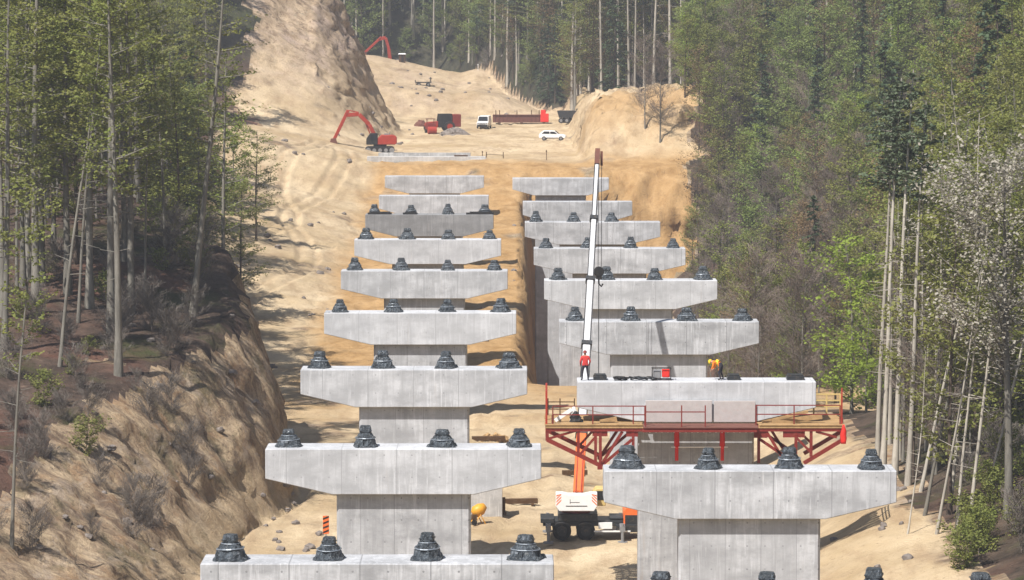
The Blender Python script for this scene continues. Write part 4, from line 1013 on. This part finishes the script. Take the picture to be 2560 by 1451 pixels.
def make_tree(kind, seed):
    rng = np.random.default_rng(seed); mb = MB(); K = KINDS[kind]
    h, r = K['h'], K['r']; pts, rad = stem(rng, h, r, K.get('lean', .4))
    mb.tube(pts, rad, 7, cap=False)
    C = []; D = []
    nb = K['nb']; lo = K['lo']
    for k in range(nb):
        t = lo + (1 - lo) * ((k + rng.uniform(0, 1)) / nb) ** K.get('pw', 1.)
        t = min(t, .985); p = on(pts, t); az = rng.uniform(0, 6.28)
        u = (t - lo) / (1 - lo)
        shape = K['shape']
        if shape == 'cone': L = K['w'] * (1 - u) ** .85 + .25
        elif shape == 'round': L = K['w'] * (.35 + .75 * math.sin(math.pi * min(1, .12 + u * .86)))
        else: L = K['w'] * (.55 + .45 * math.sin(math.pi * (.2 + .7 * u)))
        L *= rng.uniform(.65, 1.2); rise = K['rise'] * rng.uniform(.5, 1.4)
        d = Vector((math.cos(az), math.sin(az), 0))
        q = [p + d * L * s + Vector((0, 0, rise * L * s ** K.get('curl', 1.2) + K.get('droop', 0) * L * s * s)) for s in (0, .35, .7, 1.)]
        br = max(.012, r * .30 * (1 - u * .75))
        mb.tube(q, [br, br * .7, br * .42, .008], 4, cap=False)
        m = int(K['nl'] * (.5 + .5 * L / K['w']) * rng.uniform(.6, 1.4))
        s = rng.beta(1.6, 1.1, m) * 1.02 + K.get('s0', 0); base = np.array([[*on(q, min(1, x))] for x in s])
        sig = K['sig'] * (.35 + .65 * s[:, None])
        # sub-clusters give light and dark clumps with gaps
        cl = rng.normal(size=(max(3, m // 14), 3)); off = cl[rng.integers(0, len(cl), m)] * .8 + rng.normal(size=(m, 3)) * .35
        off[:, 2] *= K['flat']
        C.append(base + off * sig)
        dd = np.tile(np.array([[d.x, d.y, rise + .25]]), (m, 1)) + rng.normal(size=(m, 3)) * .55; D.append(dd)
    for k in range(K.get('dead', 0)):                     # bare dead stubs on the clear stem
        t = rng.uniform(.25, lo); p = on(pts, t); az = rng.uniform(0, 6.28); L = rng.uniform(.5, 1.8)
        mb.tube([p, p + Vector((math.cos(az) * L, math.sin(az) * L, rng.uniform(-.3, .3)))], [.03, .012], 4, cap=False)
    C = np.concatenate(C); D = np.concatenate(D)
    trunk = mb.mesh('trunk', M[K['bark']], smooth=True)
    if K.get('twiggy'):
        crown = twig_quads('crown', C, D, K['tl'], K['size'], rng, M[K['leaf']])
    else:
        crown = leaf_quads('crown', C, K['size'], rng, M[K['leaf']], K.get('nflat', .5))
    return trunk, crown
KINDS = {
 'beech':  dict(h=27, r=.24, nb=46, lo=.28, w=3.9, rise=.30, nl=100, sig=.62, flat=.35, size=.085, shape='col', bark='bark_grey', leaf='leaf_spring', dead=10),
 'edge':   dict(h=27, r=.25, nb=30, lo=.45, w=3.0, rise=.35, nl=85, sig=.55, flat=.35, size=.08, shape='col', bark='bark_grey', leaf='leaf_spring', dead=14),
 'pole':   dict(h=21, r=.115, nb=22, lo=.50, w=1.7, rise=.55, nl=60, sig=.4, flat=.5, size=.075, shape='col', bark='bark_grey', leaf='leaf_spring', dead=10, lean=1.2),
 'pine':   dict(h=31, r=.24, nb=40, lo=.60, w=2.6, rise=.12, nl=90, sig=.55, flat=.45, size=.13, shape='round', bark='bark_pale', leaf='needle_pine', dead=16, lean=.5),
 'palepole': dict(h=20, r=.105, nb=16, lo=.58, w=1.5, rise=.6, nl=45, sig=.4, flat=.5, size=.07, shape='col', bark='bark_pale', leaf='leaf_spring', dead=16, lean=.9),
 'tallpine': dict(h=31, r=.235, nb=26, lo=.74, w=2.0, rise=.1, nl=70, sig=.5, flat=.45, size=.11, shape='round', bark='bark_pale', leaf='needle_pine', dead=22, lean=.5),
 'spruce': dict(h=19, r=.19, nb=70, lo=.07, w=3.0, rise=.08, droop=-.32, nl=62, sig=.34, flat=.4, size=.13, shape='cone', bark='bark_brown', leaf='needle'),
 'bare':   dict(h=14, r=.12, nb=40, lo=.22, w=2.9, rise=.75, nl=60, sig=.55, flat=.9, size=.013, tl=.42, shape='round', bark='bark_grey', leaf='twig', twiggy=1),
 'haze':   dict(h=16, r=.14, nb=40, lo=.25, w=3.2, rise=.6, nl=80, sig=.6, flat=.7, size=.075, shape='round', bark='bark_brown', leaf='leaf_bronze'),
 'broad':  dict(h=15, r=.17, nb=44, lo=.18, w=3.6, rise=.38, nl=100, sig=.6, flat=.6, size=.10, shape='round', bark='bark_brown', leaf='leaf_green'),
 'bright': dict(h=11, r=.12, nb=40, lo=.08, w=2.7, rise=.55, nl=95, sig=.5, flat=.75, size=.085, shape='round', bark='bark_grey', leaf='leaf_bright'),
 'olive':  dict(h=17, r=.17, nb=44, lo=.2, w=3.4, rise=.4, nl=95, sig=.6, flat=.5, size=.095, shape='round', bark='bark_brown', leaf='leaf_spring'),
 'shrub':  dict(h=4.2, r=.05, nb=26, lo=.06, w=1.7, rise=1.0, nl=70, sig=.35, flat=.9, size=.012, tl=.30, shape='round', bark='twig', leaf='twig_grey', twiggy=1),
 'bush':   dict(h=3.4, r=.05, nb=24, lo=.05, w=1.5, rise=.7, nl=75, sig=.35, flat=.9, size=.075, shape='round', bark='twig', leaf='leaf_spring'),
 'blossom':dict(h=15, r=.2, nb=52, lo=.40, w=3.4, rise=.85, nl=190, sig=.5, flat=.9, size=.055, shape='round', bark='bark_grey', leaf='petal'),
}
NVAR = dict(palepole=4, tallpine=3, beech=4, edge=3, pole=4, pine=4, spruce=3, bare=3, haze=3, broad=3, bright=3, olive=3, shrub=3, bush=2, blossom=1)
PROTO = {}
def tree(kind, x, y, label, cat, group=None, s=1., sxy=None, tilt=(0, 0), name=None, z=None):
    if kind not in PROTO: PROTO[kind] = [make_tree(kind, 100 + 17 * i + 1000 * list(KINDS).index(kind)) for i in range(NVAR[kind])]
    tr, cr = rnd.choice(PROTO[kind])
    nm = name or {'beech': 'beech_tree', 'edge': 'beech_tree', 'pole': 'slender_tree', 'palepole': 'slender_tree', 'pine': 'pine_tree', 'tallpine': 'pine_tree', 'spruce': 'spruce_tree', 'bare': 'bare_tree', 'haze': 'bronze_tree', 'broad': 'broadleaf_tree', 'bright': 'young_tree', 'olive': 'olive_tree', 'shrub': 'bare_shrub', 'bush': 'leafy_bush', 'blossom': 'blossoming_tree'}[kind]
    e = empty(nm, (x, y, (gz(x, y) if z is None else z) - .15), label, cat, group)
    e.rotation_euler = (tilt[0], tilt[1], rnd.uniform(0, 6.28)) if tilt == (0, 0) else (tilt[0], tilt[1], rnd.uniform(-.3, .3))
    k = sxy if sxy else s; e.scale = (k, k, s)
    link_mesh('trunk', tr, e); link_mesh('crown', cr, e)
    return e

USED = []
def free(x, y, d):
    for a, b in USED:
        if (a - x) ** 2 + (b - y) ** 2 < d * d: return False
    USED.append((x, y)); return True
def scatter(n, box, kinds, dmin, ok, labels, cat, group, srange=(.85, 1.15), sxy=None, tries=60):
    k = 0
    for _ in range(n * tries):
        if k >= n: break
        x = rnd.uniform(box[0], box[1]); y = rnd.uniform(box[2], box[3]); z = gz(x, y)
        px, py = proj(x, y, z)
        if not ok(x, y, z, px, py) or not free(x, y, dmin): continue
        kd = rnd.choice(kinds); s = rnd.uniform(*srange)
        lb, gr = labels[kd]
        tree(kd, x, y, lb, cat, gr, s, s * rnd.uniform(.85, 1.15)); k += 1
    return k
def tpx(kind, px, py, Y, label, s=1., tilt=(0, 0), group=None, sxy=None, cat='tree'):
    x = P(px, py, Y).x; USED.append((x, Y))
    return tree(kind, x, Y, label, cat, group, s, sxy, tilt)

# left wood: named trees on the bluff
tpx('edge', 482, 792, 256, 'grey beech with flared root at the bluff edge, leaning right', 1.0, (0, .10))
tpx('edge', 296, 962, 236, 'tall straight grey beech low on the bluff, right of the leaning stem', 1.05)
tpx('edge', 312, 700, 272, 'dark beech trunk behind the tall straight one on the bluff', 1.0)
tpx('pole', 150, 968, 236, 'thin pale leaning stem on the bluff between two stout trunks', 1.15, (0, .10))
tpx('beech', 12, 960, 238, 'stout pale beech at the left picture edge on the bluff', 1.0, (0, .03))
tpx('beech', 70, 770, 262, 'stout grey beech leaning slightly at the far left of the wood', 1.02, (0, .02))
tpx('pole', 196, 860, 250, 'thin reddish stem rising from the leaf litter of the bluff', 1.1, (0, .06))
tpx('edge', 118, 670, 283, 'beech with pale streaked bark above the red leaf litter', 1.0)
tpx('pole', 412, 700, 274, 'short thin stem standing behind the leaning edge beech', 1.1)
tpx('edge', 560, 610, 300, 'outermost beech of the left wood, against the pale sand', 1.0)
tpx('beech', 505, 620, 306, 'leafy beech just inside the right end of the left wood', .95)
tpx('olive', 600, 560, 372, 'yellow-green tree at the foot of the wood, overlapping the sand', .85)
tpx('olive', 640, 470, 430, 'loose yellow-green tree standing on the pale sand slope', .8)
tpx('bright', 585, 420, 450, 'bright young tree at the wood margin above the pale sand', 1.1)
tpx('pole', 30, 1440, 200, 'thin dark stem at the lower left corner of the bluff', 1.0, (0, .04))
g1 = {'beech': ('grey-trunked beech with sparse yellow-green leaves inside the left wood', 'beeches inside the left wood'),
      'edge': ('tall clear-stemmed beech inside the left wood', 'clear-stemmed beeches inside the left wood'),
      'pole': ('slender pole-like stem inside the left wood', 'slender stems inside the left wood'),
      'spruce': ('dark spruce inside the left wood', 'spruces inside the left wood'),
      'haze': ('bronze-budded tree inside the left wood', 'bronze trees inside the left wood'),
      'broad': ('green broadleaf tree inside the left wood', 'green trees inside the left wood'),
      'olive': ('low olive-leaved tree inside the left wood', 'olive trees inside the left wood')}
inL = lambda x, y, z, px, py: -60 < px < (545 if y < 320 else 500) and x < -27 - max(0, y - 300) * .06
scatter(60, (-52, -23, 245, 335), ['edge', 'beech', 'pole', 'pole', 'pole', 'olive'], 1.8, inL, g1, 'tree', None)
scatter(120, (-80, -30, 310, 480), ['beech', 'beech', 'haze', 'olive', 'olive', 'spruce', 'olive', 'broad'], 2.3, inL, g1, 'tree', None)
scatter(60, (-95, -46, 480, 660), ['beech', 'haze', 'olive', 'spruce'], 3.2, lambda x, y, z, px, py: -60 < px < 600, g1, 'tree', None)
scatter(30, (-62, -47, 545, 680), ['olive', 'beech', 'haze', 'broad'], 2.4, lambda x, y, z, px, py: px < 650, g1, 'tree', None, (.6, 1.0))
gs = {'bush': ('leafy undergrowth bush on the left bluff', 'bushes on the left bluff'), 'shrub': ('bare twiggy shrub on the left bluff', 'shrubs on the left bluff')}
scatter(70, (-48, -20, 185, 330), ['bush', 'shrub', 'shrub', 'shrub'], 1.2, lambda x, y, z, px, py: -40 < px < 520 and 560 < py < 1450, gs, 'shrub', None, (.35, .7))

# far wood behind the terraces
g2 = {'pine': ('tall bare-stemmed conifer in the far wood behind the terraces', 'tall conifers of the far wood'),
      'spruce': ('dark spruce in the far wood behind the terraces', 'spruces of the far wood'),
      'olive': ('yellow-green tree in the far wood behind the terraces', 'yellow-green trees of the far wood'),
      'broad': ('green broadleaf tree in the far wood behind the terraces', 'green trees of the far wood'),
      'haze': ('bronze-twigged tree in the far wood behind the terraces', 'bronze trees of the far wood'),
      'beech': ('pale-stemmed beech in the far wood behind the terraces', 'beeches of the far wood')}
for px, Y, lab, s in ((1634, 617, 'very tall pale conifer trunk on the right sand mound, first of a pair', 1.15), (1676, 614, 'thickest white conifer trunk standing above the right sand mound', 1.2),
                      (1704, 612, 'bright straight conifer trunk at the right end of the sand mound', 1.1), (1503, 640, 'grey conifer trunk at the left shoulder of the right sand mound', 1.1),
                      (1572, 630, 'pale conifer trunk above the middle of the right sand mound', 1.1), (1548, 650, 'thin pale trunk leaning left above the right sand mound', 1.0),
                      (1764, 600, 'conifer with a speckled pale trunk right of the sand mound', 1.0), (1882, 585, 'whitish conifer trunk above the right-hand scrub, left of two', 1.0), (1906, 585, 'whitish conifer trunk above the right-hand scrub, right of two', 1.0)):
    tpx('pine', px, 260, Y, lab, s, (0, rnd.uniform(-.015, .015)), None, s * 1.0)
scatter(150, (-40, 75, 625, 840), ['pine', 'pine', 'pine', 'pine', 'beech', 'spruce'], 2.3, lambda x, y, z, px, py: 840 < px < 1960 and y > (780 - 88 * float(ss(-16, 9, x)) if x < 11 else 628) and py > -150, g2, 'tree', None, (.9, 1.2))
scatter(190, (-70, 130, 640, 900), ['spruce', 'olive', 'haze', 'pine', 'olive', 'broad'], 3.0, lambda x, y, z, px, py: 820 < px < 2620 and y > (780 - 88 * float(ss(-16, 9, x)) if x < 11 else 628) and py > -150, g2, 'tree', None, (.9, 1.25))

scatter(180, (-40, 70, 660, 830), ['olive', 'spruce', 'haze', 'broad'], 2.0, lambda x, y, z, px, py: 840 < px < 1960 and y > (780 - 88 * float(ss(-16, 9, x)) if x < 11 else 640), {k: (a.replace(' in the far wood', ' of the understorey in the far wood'), b + ', understorey') for k, (a, b) in dict(g2, broad=('green bushy tree in the far wood behind the terraces', 'green trees of the far wood')).items()}, 'tree', None, (.3, .6))
scatter(40, (-12, 8, 690, 780), ['pine', 'beech', 'olive', 'spruce', 'broad'], 1.8, lambda x, y, z, px, py: y > 780 - 88 * float(ss(-16, 9, x)) and py > -150, g2, 'tree', None, (.5, 1.0))
# right-hand hillside
g3 = {'olive': ('yellow-green tree on the right hillside', 'yellow-green trees of the right hillside'), 'broad': ('green broadleaf tree on the right hillside', 'green trees of the right hillside'),
      'haze': ('bronze-twigged tree on the right hillside', 'bronze trees of the right hillside'), 'bare': ('bare grey-brown tree on the right hillside', 'bare trees of the right hillside'),
      'spruce': ('dark spruce on the right hillside', 'spruces of the right hillside'), 'bright': ('bright green young tree on the right hillside', 'young trees of the right hillside'),
      'shrub': ('bare brown shrub on the right hillside', 'shrubs of the right hillside'), 'bush': ('leafy bush on the right hillside', 'bushes of the right hillside'),
      'pine': ('tall pale-stemmed conifer on the right hillside', 'tall conifers of the right hillside')}
tpx('spruce', 2205, 560, 385, 'large dark spruce standing alone above the tall pale stems', 1.15)
tpx('spruce', 2385, 420, 470, 'small dark pointed spruce high on the right hillside', .6)
tpx('spruce', 2530, 520, 430, 'dark spruce at the right picture edge above the blossom', .9)
tpx('bright', 2130, 1010, 292, 'vivid yellow-green tree beside the right end of the platform', 1.3)
tpx('bright', 2165, 1100, 272, 'vivid yellow-green sapling behind the end bearing', .8)
tpx('broad', 1905, 520, 455, 'fresh green tree rising from the ravine edge', 1.0)
tpx('broad', 1880, 640, 430, 'fresh green tree low beside the right-row caps', .85)
tpx('haze', 2030, 700, 370, 'brown-hazed tree in the middle of the ravine slope', .8)
tpx('bare', 1980, 820, 350, 'broad bare grey tree above the platform pier', .85)
tpx('bright', 2445, 430, 500, 'light green feathery tree high on the right hillside', 1.2)
tpx('bare', 1612, 500, 522, 'thin bare sapling standing before the right sand mound', .95)
tpx('bare', 1650, 470, 519, 'forked bare sapling before the right sand mound', 1.0)
inR = lambda x, y, z, px, py: 1690 < px < 2640 and x > 21 + max(0, y - 400) * .04
scatter(125, (20, 60, 300, 500), ['bare', 'bare', 'olive', 'haze', 'shrub', 'bare', 'olive', 'bright'], 2.0, lambda x, y, z, px, py: inR(x, y, z, px, py) and 480 < py < 1150 and px < 2230, g3, 'tree', None, (.5, .95))
scatter(190, (24, 95, 335, 600), ['olive', 'broad', 'broad', 'haze', 'spruce', 'bare', 'bright', 'olive', 'broad', 'bright'], 2.4, lambda x, y, z, px, py: inR(x, y, z, px, py) and (px > 1830 or y > 520) and not (px < 2160 and py > 640 and rnd.random() < .75), g3, 'tree', None, (.75, 1.1))
scatter(46, (22, 50, 470, 625), ['bare', 'olive', 'haze', 'bare', 'olive'], 2.2, lambda x, y, z, px, py: 1700 < px < 1860 and x > 25, g3, 'tree', None, (.6, 1.0))
scatter(100, (40, 130, 500, 720), ['olive', 'bare', 'haze', 'broad', 'pine', 'bare', 'haze'], 3.4, lambda x, y, z, px, py: 1760 < px < 2640, g3, 'tree', None, (.85, 1.15))

scatter(40, (45, 110, 270, 560), ['olive', 'broad', 'haze', 'bare'], 4.0, lambda x, y, z, px, py: 2570 < px < 3200, g3, 'tree', None, (.75, 1.1))
# near right wood
for px, py, Y, kd, s, tl, lab in ((2192, 1260, 232, 'tallpine', .80, .02, 'left stem of the tall pale conifers by the near right pier'), (2206, 1270, 231, 'tallpine', .84, .035, 'whitest stem of the tall pale conifers by the near right pier'),
        (2236, 1290, 229, 'tallpine', .86, .03, 'stout pale conifer rising just behind the pier cap end'), (2268, 1330, 224, 'tallpine', .80, .045, 'grey conifer right of the stout pale one'),
        (2222, 1200, 243, 'tallpine', .78, .01, 'thin dark conifer between the tall pale stems'),
        (2300, 1330, 220, 'palepole', 1.1, .20, 'leaning thin trunk crossing the near right wood'), (2372, 1400, 212, 'palepole', 1.2, .12, 'grey leaning trunk above the last bearing'),
        (2340, 1440, 203, 'palepole', .9, .16, 'thin pale stem leaning right near the bottom edge'), (2390, 1445, 204, 'palepole', 1.0, .07, 'thin pale stem standing by the last right bearing'), (2310, 1390, 210, 'pole', .95, .17, 'dark thin stem leaning over the right sand bank'),
        (2268, 1425, 205, 'palepole', .55, .14, 'short broken stem on the right sand bank'), (2425, 1420, 208, 'palepole', 1.1, .10, 'pale leaning stem near the lower right corner'),
        (2470, 1380, 214, 'palepole', 1.0, .22, 'strongly leaning stem near the lower right corner'), (2332, 1300, 226, 'palepole', 1.1, .03, 'straight thin trunk in the near right wood')):
    tpx(kd, px, py, Y, lab, s, (0, tl))
tpx('blossom', 2520, 1300, 203, 'white-blossoming tree at the right edge, paler than all around it', 1.38)
tpx('bright', 2350, 900, 300, 'yellow-green tree behind the tall pale conifers', 1.6)
tpx('olive', 2400, 950, 285, 'olive-green tree beside the white blossom', 1.0)
g4 = {'palepole': ('pale slender stem in the near right wood', 'pale stems of the near right wood'), 'pole': ('slender grey stem in the near right wood', 'slender stems of the near right wood'), 'bare': ('bare twiggy tree in the near right wood', 'bare trees of the near right wood'),
      'bright': ('bright green young tree in the near right wood', 'young trees of the near right wood'),
      'olive': ('olive-leaved tree in the near right wood', 'olive trees of the near right wood'), 'bush': ('leafy bush under the near right wood', 'bushes of the near right wood'), 'shrub': ('bare shrub under the near right wood', 'shrubs of the near right wood')}
scatter(120, (25, 48, 200, 320), ['palepole', 'pole', 'palepole', 'palepole', 'pole', 'bare', 'olive', 'olive'], 1.1, lambda x, y, z, px, py: 2245 < px < 2640 and not (px > 2380 and y < 222), g4, 'tree', None, (.8, 1.15))
scatter(40, (24, 44, 190, 290), ['bush', 'bush', 'shrub'], 1.2, lambda x, y, z, px, py: 2400 < px < 2620, g4, 'shrub', None, (.45, .85))
# leaning fallen pole at the bank
a, b = P(2232, 1330, 222), P(2318, 1225, 224)
o = MB().tube([a, (a + b) / 2 + Vector((0, 0, .1)), b], [.09, .07, .05], 7).build('fallen_pole', M['bark_grey'], smooth=True); tag(o, 'fallen grey pole propped against the near right stems', 'log')
# brushwood on the crest of the mound
p = P(1215, 176, 745); tree('shrub', p.x, 745, 'brown brushwood pile on the crest of the upper terrace', 'brushwood', None, .95, 1.3, name='brushwood_pile')
for px, py, Y, s in ((1190, 640, 350, .5), ):
    pass

# ------------------------------------------------------------------ light, sky, camera
w = bpy.data.worlds.new('World'); SC.world = w; w.use_nodes = True
nt = w.node_tree; bg = nt.nodes['Background']
sky = nt.nodes.new('ShaderNodeTexSky'); sky.sky_type = 'NISHITA'; sky.sun_disc = False
ELEV, AZ = R(55), R(52)                      # light travels to the right and away from the camera
dirv = Vector((-math.cos(ELEV) * math.cos(AZ), -math.cos(ELEV) * math.sin(AZ), math.sin(ELEV)))   # towards the sun
sky.sun_elevation = ELEV; sky.sun_rotation = math.atan2(dirv.x, dirv.y)
nt.links.new(sky.outputs[0], bg.inputs[0]); bg.inputs[1].default_value = .085
sl = bpy.data.lights.new('sun', 'SUN'); sl.energy = 5.0; sl.angle = R(.55); sl.color = (1, .96, .905)
so = bpy.data.objects.new('sun', sl); COL.objects.link(so); so.rotation_euler = dirv.to_track_quat('Z', 'Y').to_euler()
hz = MB().box((0, 420, 60), (900, 1150, 200)).build('haze', [])
hm = bpy.data.materials.new('thin_haze'); hm.use_nodes = True; ht = hm.node_tree; ht.nodes.remove(ht.nodes['Principled BSDF'])
pv = ht.nodes.new('ShaderNodeVolumePrincipled'); pv.inputs['Color'].default_value = (.93, .95, 1, 1); pv.inputs['Density'].default_value = .00028; pv.inputs['Anisotropy'].default_value = .2
ht.links.new(pv.outputs[0], ht.nodes['Material Output'].inputs['Volume']); hz.data.materials.append(hm); tag(hz, kind='stuff')
cam = bpy.data.cameras.new('camera'); cam.sensor_width = 36; cam.lens = FPX / 2560 * 36; cam.clip_start = 1; cam.clip_end = 4000
co = bpy.data.objects.new('camera', cam); COL.objects.link(co); co.location = (0, 0, CAMZ); co.rotation_euler = (math.pi / 2 - PITCH, 0, 0)
SC.camera = co
SC.view_settings.view_transform = 'Standard'; SC.view_settings.look = 'None'; SC.view_settings.exposure = .62; SC.view_settings.gamma = 1
SC.cycles.max_bounces = 5; SC.cycles.diffuse_bounces = 3; SC.cycles.transmission_bounces = 3; SC.cycles.use_denoising = True
SC.render.resolution_x, SC.render.resolution_y = 1024, 580
